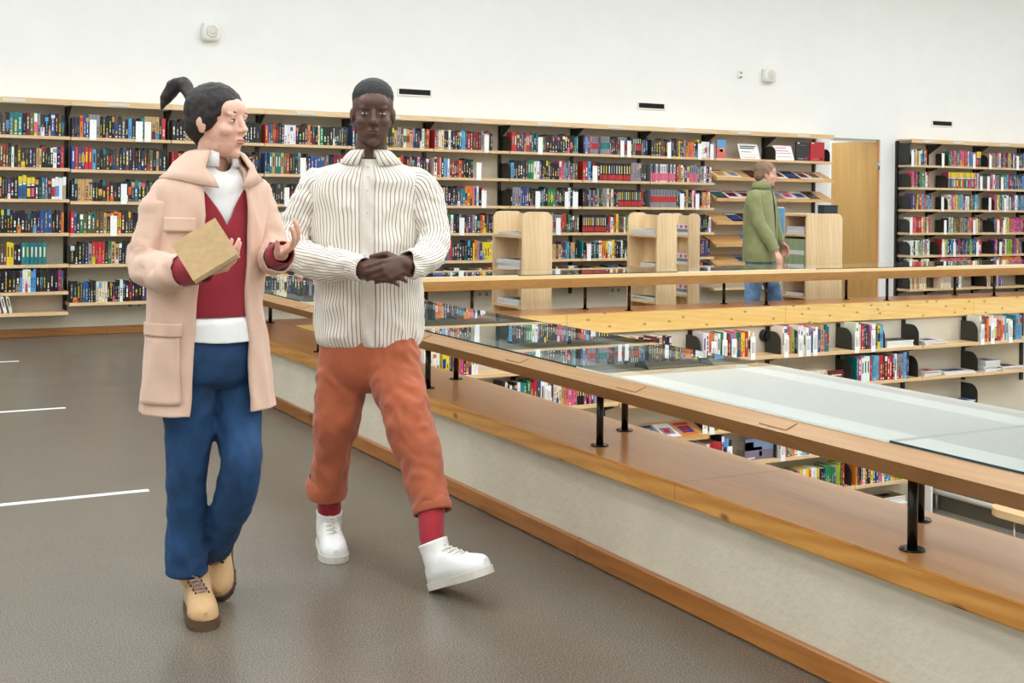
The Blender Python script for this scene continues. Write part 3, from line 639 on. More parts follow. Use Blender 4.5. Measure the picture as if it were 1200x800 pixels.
well(1, 590, 702, 470, 'mix', ((0, 3, ('black', 'cream', 'navy'), ''), (.14, 4, ('white', 'teal', 'green'), ''), (.26, 3, ('red', 'blue'), ''), (.35, 2, 'white', 'plainspine'), (.46, 1, 'green', ''), (.5, 3, ('white', 'cream'), ''), (.6, 2, ('orange', 'tan'), ''), (.72, 3, 'black', 'plainspine', .2), (.85, 3, ('white', 'pink', 'black'), '')), bay=N[2])
well(1, 925, 970, 455, 'white', ((.2, 12, 'cream', 'plainspine', .13),), h=(.12, .14), bay=N[5])
well(1, 1005, 1068, 447, 'bright', ((0, 1, 'teal', ''), (.08, 3, 'white', 'plainspine'), (.22, 1, 'red', ''), (.3, 1, 'grey', ''), (.38, 6, ('dark red', 'red'), ''), (.7, 1, 'white', 'plainspine', .23), (.78, 3, ('navy', 'sky blue'), '', .24), (.94, 1, 'pink', '')), h=(.2, .23), bay=N[7])
well(2, 832, 842, 500, 'white', bay=N[4]); well(2, 843, 900, 500, 'mix', bay=N[4])
well(2, 1040, 1066, 480, 'mix', bay=N[6])
well(3, 829, 860, 530, 'mix', ((.2, 1, 'navy', '', .24), (.45, 2, 'sky blue', ''), (.7, 2, ('navy', 'white'), '')), bay=N[4])
well(3, 914, 990, 530, 'bright', ((0, 1, 'white', 'plainspine'), (.15, 2, ('orange', 'white'), '')), bay=N[5])
well(4, 893, 925, 565, 'bright', ((.1, 2, 'red', ''), (.6, 1, 'blue', ''), (.8, 1, 'cream', '')), bay=N[5])
well(4, 927, 992, 565, 'bright', ((0, 2, 'green', ''), (.15, 2, ('yellow', 'white'), ''), (.35, 3, ('red', 'white', 'brown'), ''), (.62, 4, 'green', ''), (.82, 3, ('black', 'red', 'lime'), '')), bay=N[5])
well(4, 1004.5, 1064, 570, 'bright', ((0, 1, 'orange', 'plainspine', .23), (.08, 1, 'cream', ''), (.16, 2, ('navy', 'dark red'), ''), (.35, 3, ('white', 'pink'), ''), (.55, 2, 'sky blue', '')), bay=N[6])
# ---- choose the 300 that show largest; the rest are one mass
def hidden(x, y):
    return (150 < x < 325 and 150 < y < 480) or (190 < x < 305 and y < 160) or (340 < x < 505 and y < 420) or not (0 < x < 1200) or (x < 330 and y > 372)
for bk in BOOKS:
    x, y, w_ = proj((bk['x'] + bk['w'] / 2, bk['y'], bk['z'] + bk['h'] / 2)); bk['px'] = (x, y)
    bk['size'] = 0 if hidden(x, y) else bk['w'] * bk['h'] * (F_PX / w_) ** 2
    if bk['y'] > 10 and 330 < y < 345: bk['size'] *= .2
    if bk['y'] < 10 and ((x < 790 and y < 420)): bk['size'] = 0
order = sorted(range(len(BOOKS)), key=lambda i: -BOOKS[i]['size'])[:300]
chosen = {i for i in order if BOOKS[i]['size'] > 0}
mass = Geo(); seen = {}
for i, bk in enumerate(BOOKS):
    g = book_geo(bk['w'], bk['h'], bk['d'], bk['c'], bk['st'], bk['detail'] and i in chosen)
    if bk['tilt']: g.xform(Matrix.Rotation(-bk['tilt'], 4, 'Y'))
    if i not in chosen:
        g.v = [(a + bk['x'], b_ + bk['y'], c_ + bk['z']) for a, b_, c_ in g.v]; mass.add(g); continue
    o = bpy.data.objects.new('book', g.mesh('book', M['books'])); C.objects.link(o); o.location = (bk['x'], bk['y'], bk['z'])
    nb = []
    for j in (i - 1, i + 1):
        if 0 <= j < len(BOOKS) and BOOKS[j]['where'] == bk['where']: nb.append(BOOKS[j]['c'])
    wh = bk['where'].replace(' shelf down of the ', ' shelf, ').replace(' shelf of the well bay ', ' well shelf ').replace('from the open door', 'from door')
    if len(nb) == 2: lb = '%s book between %s and %s, %s' % (bk['c'], nb[0], nb[1], wh)
    elif nb: lb = '%s book at row end beside %s, %s' % (bk['c'], nb[0], wh)
    else: lb = '%s book standing alone, %s' % (bk['c'], wh)
    tag(o, ' '.join(lb.split()[:16]), 'book', 'books on the ' + bk['where'])
o = bpy.data.objects.new('shelved_books', mass.mesh('shelved_books', M['books'])); C.objects.link(o)
tag(o, 'rows of small paperback spines filling the far bays of the library shelves', 'books', kind='stuff')
# ================================================================ SMALL THINGS ON THE SHELVES
# ---- white divider cards hooked over the plank edges
CARD = {}
def divider_card(x, z, yf, w, h, label, text=False, tilt=0.0):
    near = [b_ for b_ in BOOKS if abs(b_['z'] - z) < .01 and abs(b_['y'] - yf) < .1]
    if near: label = label.replace(' card,', ' card before the %s book,' % min(near, key=lambda b_: abs(b_['x'] + b_['w'] / 2 - x))['c'], 1)
    label = ' '.join(label.replace('blank white', 'white').replace('from the open door', 'from door').split()[:16])
    t = empty('divider_card', (x, yf, z), label, 'card', 'white divider cards on the shelves')
    bm = bmesh.new()
    add_box(bm, x - w / 2, x + w / 2, yf - .005, yf - .0022, z - .026, z + h)
    from_bm('card_face', bm, M['card'], t, bevel=.0008)
    if text:
        bm = bmesh.new()
        for q in (-.22, .02, .26): add_box(bm, x + q * w - .0025, x + q * w + .0025, yf - .0056, yf - .0051, z + .03, z + h * rng.uniform(.55, .85))
        from_bm('lettering', bm, M['grey_plastic'], t)
    else: cyl('hole', (x, yf - .0051, z + h - .018), (x, yf - .0056, z + h - .018), .004, M['grey_plastic'], t, 8)
    return t
bw = [(109, 159, 0, .06), (163, 161, 0, .065), (173, 161, 0, .06), (570, 174, 0, .055), (633, 176, 0, .06), (729, 180, 0, .05), (737, 180, 0, .055), (784, 182, 0, .055), (820, 184, 0, .06), (834, 184, 0, .05),
      (355, 197, 1, .06), (561, 207, 1, .06), (697, 210, 1, .065), (145, 235, 2, .055), (336, 235, 2, .05), (567, 239, 2, .06), (630, 240, 2, .06), (664, 241, 2, .055), (674, 241, 2, .07), (799, 242, 2, .06), (817, 242, 2, .055),
      (133, 271, 3, .06), (541, 272, 3, .06), (654, 271, 3, .06), (690, 301, 4, .055)]
for x, y, r, w in bw:
    X = on_y(x, y, YS).x; k = max(q for q in range(13) if BX[q] <= X)
    divider_card(X, ROWS[k][r], YS, w, .165, 'blank white divider card, %s shelf down, %s' % (ordn[r], bay_word(k)))
for x, r in ((1069, 0), (1104.5, 0), (1141, 0), (1160, 0), (1192, 0), (1149.5, 1), (1158, 1), (1174, 1), (1104.5, 2), (1160, 2), (1178, 2), (1068, 3), (1108, 3), (1142, 3), (1170, 3), (1177, 3), (1106, 4), (1119, 4), (1146, 4), (1173, 4), (1068, 5), (1104.5, 5), (1163, 5)):
    X = on_y(x, 230, YS).x; k = max(q for q in range(4) if RX[q] <= X + .02)
    divider_card(X, RZ[r], YS, .05, .17, 'blank white divider card, %s shelf of the %s' % (ordn[r], rb[k]))
for x, y, r, h in ((836, 424, 0, .15), (849, 424, 0, .155), (860, 421, 0, .16), (882, 421, 0, .17), (921, 420, 0, .17), (938, 417, 0, .16), (947, 417, 0, .15), (955, 416, 0, .19), (1004, 412, 0, .17), (1023, 411, 0, .17), (1151, 402, 0, .17), (1163, 401, 0, .17), (1184, 400, 0, .19), (826, 505, 2, .15), (834, 505, 2, .13), (855, 528, 3, .15), (917, 538, 3, .17), (642, 478, 1, .17)):
    X = on_y(x, y, YL).x; k = max(q for q in range(9) if LX[q] <= X + .02)
    divider_card(X, LZ[r], YL, .052, h, 'lettered white divider card, %s well shelf %s' % (ordn[r], names[k]), True)
# ---- black steel bookends
def bookend(x, z, yf, yb, h, label):
    n = 7; R = min(.09, h * .5); pts = [(yb, z + .0006), (yb, z + h), (yf + R, z + h)]
    for q in range(1, n + 1):
        a = math.pi / 2 * q / n; pts.append((yf + R - R * math.sin(a), z + h - R + R * math.cos(a)))
    pts.append((yf, z + .0006))
    t = empty('bookend', (x, (yf + yb) / 2, z), label, 'bookend', 'black steel bookends')
    prism('plate', pts, 'X', x - .0015, x + .0015, M['black_plate'], t)
    return t
yb_ = YW - .045
for r in range(3): bookend(BX[8] + .013, ROWS[8][r], YS + .015, yb_, .17, 'black bookend at the %s shelf, start of the %s' % (ordn[r], bay_word(8)))
bookend(BX[12] + .008, 1.85, YS + .02, yb_, .17, 'black bookend between the two leaflets on the top magazine shelf'); bookend(BX[13] - .03, 1.85, YS + .02, yb_, .16, 'black bookend beside the upright red book')
for r in range(7):
    bookend(RX[0] + .024, RZ[r], YS + .015, yb_ - .01, .18, 'black bookend at the steel side, %s shelf down' % ordn[r])
for r in range(7):
    if r < 6: bookend(RX[1] - .004 + (.15 if r < 4 else 0), RZ[r], YS + .015, yb_, .17, 'black bookend before the row, %s shelf of the bay with yellow topped books' % ordn[r])
for r in (0, 2, 3, 4, 5, 6): bookend(RX[2] + (.15 if r in (2, 3, 4, 5) else .012), RZ[r], YS + .015, yb_, .17, 'black bookend, %s shelf of the bay past the yellow topped books' % ordn[r])
for r in (3, 4, 5, 6): bookend(RX[3] - .05, RZ[r], YS + .015, yb_, .17, 'black bookend, far end of the %s shelf before the last bay' % ordn[r])
for x, y, r, lb in ((823, 424, 0, 'before the white and red books on the top well shelf'), (917, 418, 0, 'before the tall white books on the top well shelf'), (1000.5, 412, 0, 'before the navy and purple books on the top well shelf'), (1079, 407, 0, 'beside the flat black folders on the top well shelf'), (1148, 402, 0, 'before the last books of the top well shelf'),
                    (1001, 450, 1, 'before the dark red books in the well'), (1078, 444, 1, 'after the dark red books in the well'), (1148, 438, 1, 'behind the pile of pale magazines in the well'), (1148, 470, 2, 'above the lowest magazine pile in the well'), (829, 505, 2, 'beside the slanted leaflets in the well'), (912, 538, 3, 'beside the purple landscape book'), (1000, 572, 4, 'beside the tall orange book in the well'), (1039, 412, 0, 'leaning after the blue books on the top well shelf')):
    bookend(on_y(x, y, YL).x - .004, LZ[r], YL + .02, YLB - .028, .19, 'black bookend ' + lb)
# ---- magazines and leaflets
def cover_geo(w, d, th, cname):
    """a magazine lying flat: x across, y up the page, z = thickness, with a printed cover"""
    g = Geo(); col = jit(PAL[cname], .1); g.box(0, w, 0, d, 0, th, jit(PAL['white'], .05)); z = th + .0003
    def q(a, b_, c_, e, cc): g.quad([(a * w, c_ * d, z), (b_ * w, c_ * d, z), (b_ * w, e * d, z), (a * w, e * d, z)], cc)
    q(0, 1, 0, 1, col); z += .0003
    q(.06, .94, .78, .94, jit(PAL[rng.choice(['white', 'red', 'yellow', 'sky blue', 'black'])]))
    q(.15, .85, .2, .7, jit(PAL[rng.choice(['tan', 'pink', 'brown', 'blue', 'grey', 'teal', 'dark red', 'cream', 'charcoal'])], .3))
    q(.3, .65, .3, .6, jit(PAL[rng.choice(['tan', 'cream', 'pink', 'navy', 'red', 'grey'])], .3))
    return g
def put(g, name, Mx, label, cat, group, mat='mags'):
    loc = Mx.translation.copy(); R = Mx.to_3x3().to_4x4(); g.xform(R)
    o = bpy.data.objects.new(name, g.mesh(name, M[mat])); C.objects.link(o); o.location = loc
    return tag(o, label, cat, group)
ang = math.atan2(.11, (YW - .045) - (YS - .016))
zr = (1.61, 1.357, 1.075, .806, .565)
for r, z in enumerate(zr):
    x = BX[11] + .03; i = 0; prev = 'shelf end'
    while x < BX[13] - .22:
        w = rng.uniform(.16, .2)
        if (rng.random() < (.12, .2, .15, .3, .3)[r]) or (r == 3 and x < BX[11] + .4): x += .12; continue
        cn = rng.choice(['white', 'charcoal', 'black', 'cream', 'white', 'red', 'sky blue', 'white', 'tan', 'dark red', 'white', 'navy'] if r > 1 else ['white', 'charcoal', 'black', 'white', 'grey', 'cream', 'black'])
        g = cover_geo(w, .235, .006, cn)
        Mx = Matrix.Translation((x, YS - .010, z + .0062)) @ Matrix.Rotation(ang, 4, 'X')
        put(g, 'magazine', Mx, '%s magazine beside the %s one, %s sloping shelf by the door' % (cn, prev, ordn[r]) if i else '%s magazine at the start of the %s sloping shelf by the door' % (cn, ordn[r]), 'magazine', 'magazines on the sloping shelves')
        prev = cn; x += w + .012; i += 1
# things standing on the top plank of the magazine bays
def upright_board(name, xa, xb, y0, y1, yplane, z0, lean, mat, label, cat, art=(), th=.012):
    a = on_y(xa, y1, yplane).x; b_ = on_y(xb, y1, yplane).x
    h = abs(on_y(xa, y0, yplane).z - on_y(xa, y1, yplane).z); w = b_ - a
    g = Geo(); g.box(0, w, 0, th, 0, h, PAL.get(mat, mat))
    for (u0, u1, v0, v1, cc) in art: g.quad([(u0 * w, -.0005, v0 * h), (u1 * w, -.0005, v0 * h), (u1 * w, -.0005, v1 * h), (u0 * w, -.0005, v1 * h)], PAL.get(cc, cc))
    Mx = Matrix.Translation((a, yplane, z0 + .0006)) @ Matrix.Rotation(-lean, 4, 'X')
    return put(g, name, Mx, label, cat, None)
zt_ = 1.85
upright_board('book', 840, 850.5, 161, 182.5, YS + .03, zt_, 0.0, 'pink', 'pink and sky blue picture book standing face out on the top shelf', 'book', ((.0, 1, .6, 1, 'sky blue'), (.2, .7, .15, .5, 'orange'), (.3, .8, .35, .55, 'cream')), .02)
ART = [(.08, .9 - .1 * (q % 2), .80 - .12 * q, .88 - .12 * q, 'charcoal') for q in range(2)] + [(.1, .6, .45, .5, 'grey'), (.1, .8, .1, .14, 'tan'), (.05, .95, .2, .35, (.86, .74, .66))]
upright_board('leaflet_sign', 868, 891, 165.5, 184.5, YS + .02, zt_, .35, 'white', 'white sign with bold dark heading leaning on the top magazine shelf', 'sign', ART, .004)
upright_board('leaflet_sign', 909, 931, 167, 185.5, YS + .02, zt_, .35, (.93, .9, .88), 'pale pink leaflet leaning before a black bookend on the top shelf', 'leaflet', ((.1, .9, .2, .25, 'tan'), (.1, .8, .6, .66, 'pink'), (.1, .9, .45, .5, 'grey'), (.1, .7, .8, .86, 'pink')), .004)
upright_board('book', 933, 948, 164, 186, YS + .03, zt_, 0.0, 'charcoal', 'black hardback with a red dot standing face out beside the red one', 'book', ((.68, .88, .06, .2, 'red'), (.1, .25, .9, .97, 'white'), (.15, .6, .08, .14, 'grey'), (.3, .8, .82, .84, 'grey')), .022)
upright_board('book', 949.5, 966, 164.5, 187, YS + .03, zt_, 0.0, 'red', 'red hardback with a black dot standing face out beside the black one', 'book', ((.7, .88, .06, .18, 'charcoal'), (.1, .25, .9, .97, 'white'), (.15, .6, .07, .12, 'pink')), .022)
# flat piles in the well
def pile(xa, xb, y, row, n, cols, what, th=(.006, .012), d=.2):
    z = LZ[row] + .0006; a, b_ = on_y(xa, y, YL).x, on_y(xb, y, YL).x
    for q in range(n):
        cn = cols[q % len(cols)]; t_ = rng.uniform(*th); w = (b_ - a) * rng.uniform(.9, 1); g = cover_geo(w, d * rng.uniform(.95, 1.05), t_, cn); g.xform(Matrix.Rotation(rng.uniform(-.05, .05), 4, 'Z'))
        pos = 'bottom' if q == 0 else 'top' if q == n - 1 else '%s from bottom' % ordn[q]
        put(g, 'magazine', Matrix.Translation((a + rng.uniform(0, .015), YL + .01 + rng.uniform(0, .02), z)), '%s magazine, %s of the %s' % (cn, pos, what), 'magazine', 'flat piles in the well'); z += t_ + .001
pile(1041, 1073, 408, 0, 3, ['red', 'black', 'charcoal'], 'flat dark folder pile on the top well shelf', (.014, .022))
pile(1085, 1111, 405, 0, 4, ['white', 'grey', 'red', 'white'], 'small pile on the top well shelf')
pile(1085, 1105, 443, 1, 5, ['red', 'white', 'pink', 'white', 'grey'], 'pale pile after the dark red books')
pile(1108, 1145, 440, 1, 3, ['cream', 'grey', 'cream'], 'thin pile on the second well shelf')
pile(1156, 1173, 436, 1, 9, ['white', 'grey', 'sky blue'], 'tall magazine pile on the second well shelf', (.008, .012))
pile(1176, 1202, 434, 1, 4, ['cream', 'tan', 'sky blue'], 'last pile on the second well shelf')
pile(1116, 1146, 471, 2, 5, ['dark red', 'white', 'navy', 'white', 'sky blue'], 'pile on the third well shelf')
pile(1031, 1064, 592, 5, 6, ['dark red', 'blue', 'white', 'green', 'red', 'olive'], 'picture book pile on the lowest well shelf', (.012, .024))
# slanted leaflets and the landscape book in the well
a2 = math.atan2(.09, (YLB - .026) - (YL - .026))
for xa, cn, lb in ((757, 'sky blue', 'pale blue leaflet lying on the sloping well shelf'), (778, 'white', 'white framed leaflet with a dark drawing on the sloping well shelf'), (800, 'orange', 'orange and blue leaflet on the sloping well shelf')):
    g = cover_geo(.16, .21, .006, cn)
    put(g, 'leaflet', Matrix.Translation((on_y(xa, 508, YL).x, YL - .02, LZ[2] - .0135)) @ Matrix.Rotation(a2, 4, 'X'), lb, 'leaflet', 'leaflets on the sloping well shelf')
upright_board('book', 873, 906, 510, 534.5, YL + .05, LZ[3], .0, (.16, .15, .22), 'landscape picture book with purple blossom cover standing face out in the well', 'book', ((0, 1, .45, 1, (.2, .27, .42)), (.0, .6, .15, .6, (.22, .17, .24)), (.5, 1, .1, .4, (.2, .16, .22)), (.1, .35, .06, .12, 'white'), (.0, .3, .5, .85, (.12, .1, .13))), .02)
upright_board('book', 972, 988.5, 430, 445.5, YL + .03, LZ[1], 0.0, 'dark red', 'dark red book with cream lettering facing out in the well', 'book', ((.15, .85, .6, .7, 'cream'), (.2, .8, .4, .5, 'tan'), (.5, .85, .1, .3, 'green')), .02)
# round black fixture on the well wall
t = empty('wall_fixture', (on_y(895, 393, YLB).x, YLB, .1), 'round black fixture on the beige wall between two rows of books', 'fixture'); cxx = on_y(895, 393, YLB)
cyl('housing', (cxx.x, YLB - .0005, cxx.z), (cxx.x, YLB - .05, cxx.z), .055, M['black'], t, 24, r1=.05); cyl('cap', (cxx.x, YLB - .05, cxx.z), (cxx.x, YLB - .065, cxx.z), .025, M['black_plate'], t, 16)

# ---- birch display stands on the walkway
def stand(label, xl, xr, xfar, yn, ztop, shelves, r=.07, top=False):
    X0 = on_y(xl, 300, yn).x; X1 = on_y(xr, 300, yn).x; Y1 = on_x(xfar, 300, X0).y
    t = empty('display_stand', ((X0 + X1) / 2, (yn + Y1) / 2, 0), label, 'display stand', 'birch display stands')
    n = 6; pts = [(X0, 0.0), (X1, 0.0)]
    pts += [(X1 - r + r * math.cos(math.pi / 2 * q / n), ztop - r + r * math.sin(math.pi / 2 * q / n)) for q in range(n + 1)]
    pts += [(X0 + r - r * math.sin(math.pi / 2 * q / n), ztop - r + r * math.cos(math.pi / 2 * q / n)) for q in range(n + 1)]
    prism('end_panel', pts, 'Y', yn, yn + .022, M['birch_z'], t); prism('end_panel', pts, 'Y', Y1 - .022, Y1, M['birch_z'], t)
    box('back_panel', X1 - .05, X1 - .03, yn + .0225, Y1 - .0225, .05, ztop - .02, M['birch_z'], t)
    for z in shelves: box('plank', X0 + .004, X1 - .051, yn + .0225, Y1 - .0225, z - .022, z, M['birch_y'], t)
    if top: box('top_board', X0 + .02, X1 - .052, yn + .0225, Y1 - .0225, ztop - .03, ztop - .008, M['birch_y'], t)
    return X0, X1, yn, Y1
sz = (1.0, .69, .37, .08)
s1 = stand('birch display stand with leaflets beside the striped shirt man', 612, 647, 577, 9.6, 1.215, sz)
s2 = stand('birch display stand with round corners holding leaflets in the middle', 770, 793, 735, 9.6, 1.21, sz)
s3 = stand('narrow birch display stand with white boxes behind the round cornered one', 807, 820, 786, 10.15, 1.2, (.98, .68, .37, .08), .05)
s4 = stand('wide birch display stand with pale green journals beside the man in green', 945, 987, 916, 9.6, 1.215, sz, top=True)
xa_, xb_ = on_y(966, 246, 9.8).x, on_y(982, 246, 9.8).x
t = empty('storage_box', ((xa_ + xb_) / 2, 9.85, 1.2075), 'dark navy box standing on top of the wide birch stand', 'box'); box('box_body', xa_, xb_, 9.8, 9.9, 1.2075, 1.29, M['navy_box'], t, .003); box('box_lid', xa_ - .002, xb_ + .002, 9.797, 9.903, 1.2901, 1.302, M['navy_box'], t, .003)
def leaflets(s, z, n, cols, what, frac=(.08, .92)):
    X0, X1, y0, y1 = s; d = (y1 - y0 - .06) * (frac[1] - frac[0]); w = min(.21, X1 - X0 - .08); zz = z + .0006
    for q in range(n):
        cn = cols[q % len(cols)]; g = cover_geo(w, d, rng.uniform(.006, .014), cn); h_ = max(p[2] for p in g.v); g.xform(Matrix.Rotation(rng.uniform(-.03, .03), 4, 'Z'))
        pos = 'bottom' if q == 0 else 'top' if q == n - 1 else '%s from bottom' % ordn[q]
        put(g, 'leaflet', Matrix.Translation((X0 + .012, y0 + .03 + (y1 - y0 - .06) * frac[0], zz)), '%s leaflet, %s of the %s' % (cn, pos, what), 'leaflet', 'leaflet piles on the birch stands'); zz += h_ + .0015
leaflets(s1, 1.0, 3, ['white', 'grey', 'white'], 'thin pile, upper shelf of the first birch stand')
leaflets(s1, .69, 7, ['white', 'grey', 'white'], 'thick pile, middle shelf of the first birch stand')
leaflets(s1, .37, 4, ['sky blue', 'grey', 'white'], 'blue pile, low shelf of the first birch stand')
leaflets(s2, 1.0, 4, ['white', 'cream', 'grey'], 'pale pile, upper shelf of the round cornered stand')
leaflets(s2, .69, 4, ['pink', 'green', 'grey'], 'coloured pile, middle shelf of the round cornered stand', (.05, .6))
leaflets(s2, .37, 3, ['charcoal', 'white'], 'dark pile, low shelf of the round cornered stand')
for z, n, lb in ((.98, 3, 'upper'), (.68, 3, 'middle'), (.37, 3, 'low')):
    for q in range(n):
        yy = s3[2] + .026 + q * .081
        g = Geo(); g.box(0, .06, 0, .078, 0, .11, PAL['white']); g.quad([(-.0005, .078, .03), (-.0005, 0, .03), (-.0005, 0, .06), (-.0005, .078, .06)], PAL['grey']); g.quad([(-.0005, .06, .07), (-.0005, .02, .07), (-.0005, .02, .1), (-.0005, .06, .1)], PAL['pink'])
        put(g, 'leaflet_box', Matrix.Translation((s3[0] + .012, yy, z + .0006)), 'small white leaflet box, %s in the %s row of the narrow stand' % (ordn[q], lb), 'box', 'white boxes on the narrow stand')
leaflets(s4, 1.0, 6, ['navy', 'white', 'sky blue', 'white'], 'blue pile, upper shelf of the wide stand')
for q in range(14):
    g = Geo(); w = (s4[3] - s4[2] - .08) / 14; gc = jit((.33, .42, .25), .12); g.box(0, w - .0015, 0, .2, 0, .26, gc); g.quad([(0, -.0004, .1), (w - .0015, -.0004, .1), (w - .0015, -.0004, .145), (0, -.0004, .145)], PAL['white'])
    put(g, 'journal', Matrix.Translation((s4[0] + .012, s4[3] - .035 - q * w, .691)) @ Matrix.Rotation(-math.pi / 2, 4, 'Z'), 'pale green journal with white band in the row on the wide birch stand', 'journal', 'pale green journals on the wide stand')
leaflets(s4, .37, 3, ['navy', 'white'], 'thin pile, low shelf of the wide stand')
# ---- floor of the well
pA, pB = on_x(1088, 573, 9.0), on_x(1162, 594, 9.0)
t = empty('heating_pipe', (9.0, pA.y, ZLOW), 'white heating pipe along the dark plinth on the floor of the well', 'pipe')
zp = pA.z; dirp = -1
cyl('pipe_run', (9.0, pA.y, zp), (9.0, 3.0, zp), .025, M['pipe'], t, 20)
for y in (pA.y - .1, 6.5, 5.0, 3.5): cyl('pipe_foot', (9.0, y, ZLOW), (9.0, y, zp), .012, M['grey_plastic'], t, 10)
struct(box('trim_6', 9.06, 9.2, 2.5, YLB - .001, ZLOW, ZLOW + .34, M['plinth']))
t = empty('radiator_panel', (8.96, YL + .1, ZLOW), 'white rounded panel at the end of the well shelves', 'panel')
prism('panel', [(YL - .06, ZLOW), (YL + .1, ZLOW), (YL + .1, ZLOW + .55), (YL - .02, ZLOW + .55), (YL - .06, ZLOW + .48)], 'X', 8.86, 8.885, M['white_plastic'], t)
sp = on_z(1150, 592, ZLOW + .46)
t = empty('bench', (sp.x + .2, sp.y - .6, ZLOW), 'curved birch bench with thin steel legs on the floor of the well', 'bench')
n = 10; w_, L_, r_ = .40, 1.3, .19; out = [(sp.x, sp.y - L_)]
out += [(sp.x + r_ - r_ * math.cos(math.pi / 2 * q / n), sp.y - r_ + r_ * math.sin(math.pi / 2 * q / n)) for q in range(n + 1)]
out += [(sp.x + w_ - r_ + r_ * math.sin(math.pi / 2 * q / n), sp.y - r_ + r_ * math.cos(math.pi / 2 * q / n)) for q in range(n + 1)] + [(sp.x + w_, sp.y - L_)]
prism('seat', out, 'Z', ZLOW + .4, ZLOW + .46, M['birch_y'], t, bevel=.015)
for xx in (.07, .33):
    for yy in (.26, 1.1): cyl('leg', (sp.x + xx, sp.y - yy, ZLOW), (sp.x + xx, sp.y - yy, ZLOW + .3995), .009, M['chrome'], t, 10)
# ================================================================ PEOPLE
TC = -FW                                             # towards the camera
def skin_mat(name, rgb, rough=.5):
    mt, nt, b = new_mat(name); n = noise_node(nt, coords(nt), 40, 4); c = srgb(*rgb)
    nt.links.new(ramp(nt, n.outputs[0], [(.3, tuple(x * .9 for x in c[:3]) + (1,)), (.7, tuple(min(1, x * 1.08) for x in c[:3]) + (1,))]), b.inputs['Base Color'])
    b.inputs['Roughness'].default_value = rough; b.inputs['Subsurface Weight'].default_value = .12; b.inputs['Subsurface Radius'].default_value = (.012, .005, .003)
    return mt
def cloth(name, rgb, rough=.85, var=.1, weave=600, bump=.25, nscale=14, sheen=.2):
    mt, nt, b = new_mat(name); v = coords(nt); n = noise_node(nt, v, nscale, 5); c = srgb(*rgb)
    nt.links.new(ramp(nt, n.outputs[0], [(.3, tuple(x * (1 - var) for x in c[:3]) + (1,)), (.7, tuple(min(1, x * (1 + var)) for x in c[:3]) + (1,))]), b.inputs['Base Color'])
    b.inputs['Roughness'].default_value = rough; b.inputs['Sheen Weight'].default_value = sheen
    add_bump(nt, b, noise_node(nt, v, weave, 2).outputs[0], bump, .002); return mt
def denim(name, rgb):
    mt, nt, b = new_mat(name); v = coords(nt); c = srgb(*rgb); n = noise_node(nt, v, 9, 5); f = noise_node(nt, coords(nt, (1, 1, .25)), 500, 2)
    a = nt.nodes.new('ShaderNodeMath'); a.operation = 'MULTIPLY_ADD'; nt.links.new(f.outputs[0], a.inputs[0]); a.inputs[1].default_value = .5; nt.links.new(n.outputs[0], a.inputs[2])
    nt.links.new(ramp(nt, a.outputs[0], [(.5, tuple(x * .6 for x in c[:3]) + (1,)), (.95, tuple(min(1, x * 1.5) for x in c[:3]) + (1,))]), b.inputs['Base Color']); b.inputs['Roughness'].default_value = .8
    add_bump(nt, b, f.outputs[0], .2, .002); return mt
def striped(name, base, line, count):
    mt, nt, b = new_mat(name); t = nt.nodes.new('ShaderNodeUVMap'); s = nt.nodes.new('ShaderNodeSeparateXYZ'); nt.links.new(t.outputs[0], s.inputs[0])
    m1 = nt.nodes.new('ShaderNodeMath'); m1.operation = 'MULTIPLY'; m1.inputs[1].default_value = count; nt.links.new(s.outputs[0], m1.inputs[0])
    m2 = nt.nodes.new('ShaderNodeMath'); m2.operation = 'FRACT'; nt.links.new(m1.outputs[0], m2.inputs[0])
    B_, L_ = srgb(*base), srgb(*line)
    r = ramp(nt, m2.outputs[0], [(.0, L_), (.18, L_), (.25, B_), (.95, B_), (1.0, L_)]); nt.links.new(r, b.inputs['Base Color'])
    b.inputs['Roughness'].default_value = .85; b.inputs['Sheen Weight'].default_value = .2; add_bump(nt, b, noise_node(nt, coords(nt), 500, 2).outputs[0], .15, .002); return mt
def hair_mat(name, rgb):
    mt, nt, b = new_mat(name); c = srgb(*rgb); n = noise_node(nt, coords(nt, (1, 1, .2)), 130, 4)
    nt.links.new(ramp(nt, n.outputs[0], [(.3, tuple(x * .5 for x in c[:3]) + (1,)), (.7, tuple(min(1, x * 1.6) for x in c[:3]) + (1,))]), b.inputs['Base Color']); b.inputs['Roughness'].default_value = .62
    add_bump(nt, b, n.outputs[0], .5, .004); return mt
M['skin_pale'] = skin_mat('fair_skin', (226, 178, 156)); M['skin_dark'] = skin_mat('deep_brown_skin', (86, 56, 44), .42); M['skin_mid'] = skin_mat('light_skin', (214, 164, 142))
M['eye'] = plain('eye_white', (232, 228, 222), .2, var=.02); M['iris'] = plain('iris_brown', (40, 26, 18), .2); M['lip_p'] = plain('lips_pink', (190, 110, 104), .4); M['lip_d'] = plain('lips_brown', (92, 52, 46), .4)
M['hair_w'] = hair_mat('dark_brown_hair', (28, 21, 19)); M['hair_m'] = hair_mat('black_cropped_hair', (20, 18, 18)); M['hair_g'] = hair_mat('light_brown_hair', (132, 104, 82))
M['coat'] = cloth('dusty_pink_wool', (216, 182, 160), nscale=8, var=.06); M['red_knit'] = cloth('crimson_knit', (142, 26, 42), weave=260, bump=.4); M['white_shirt'] = cloth('white_cotton', (236, 238, 236), var=.02)
M['jeans_w'] = denim('dark_denim', (24, 62, 102)); M['jeans_g'] = denim('light_denim', (116, 152, 196)); M['rust'] = cloth('rust_cotton_twill', (170, 88, 54), var=.12, nscale=10); M['stripe'] = striped('striped_shirting', (234, 228, 216), (146, 132, 120), 92)
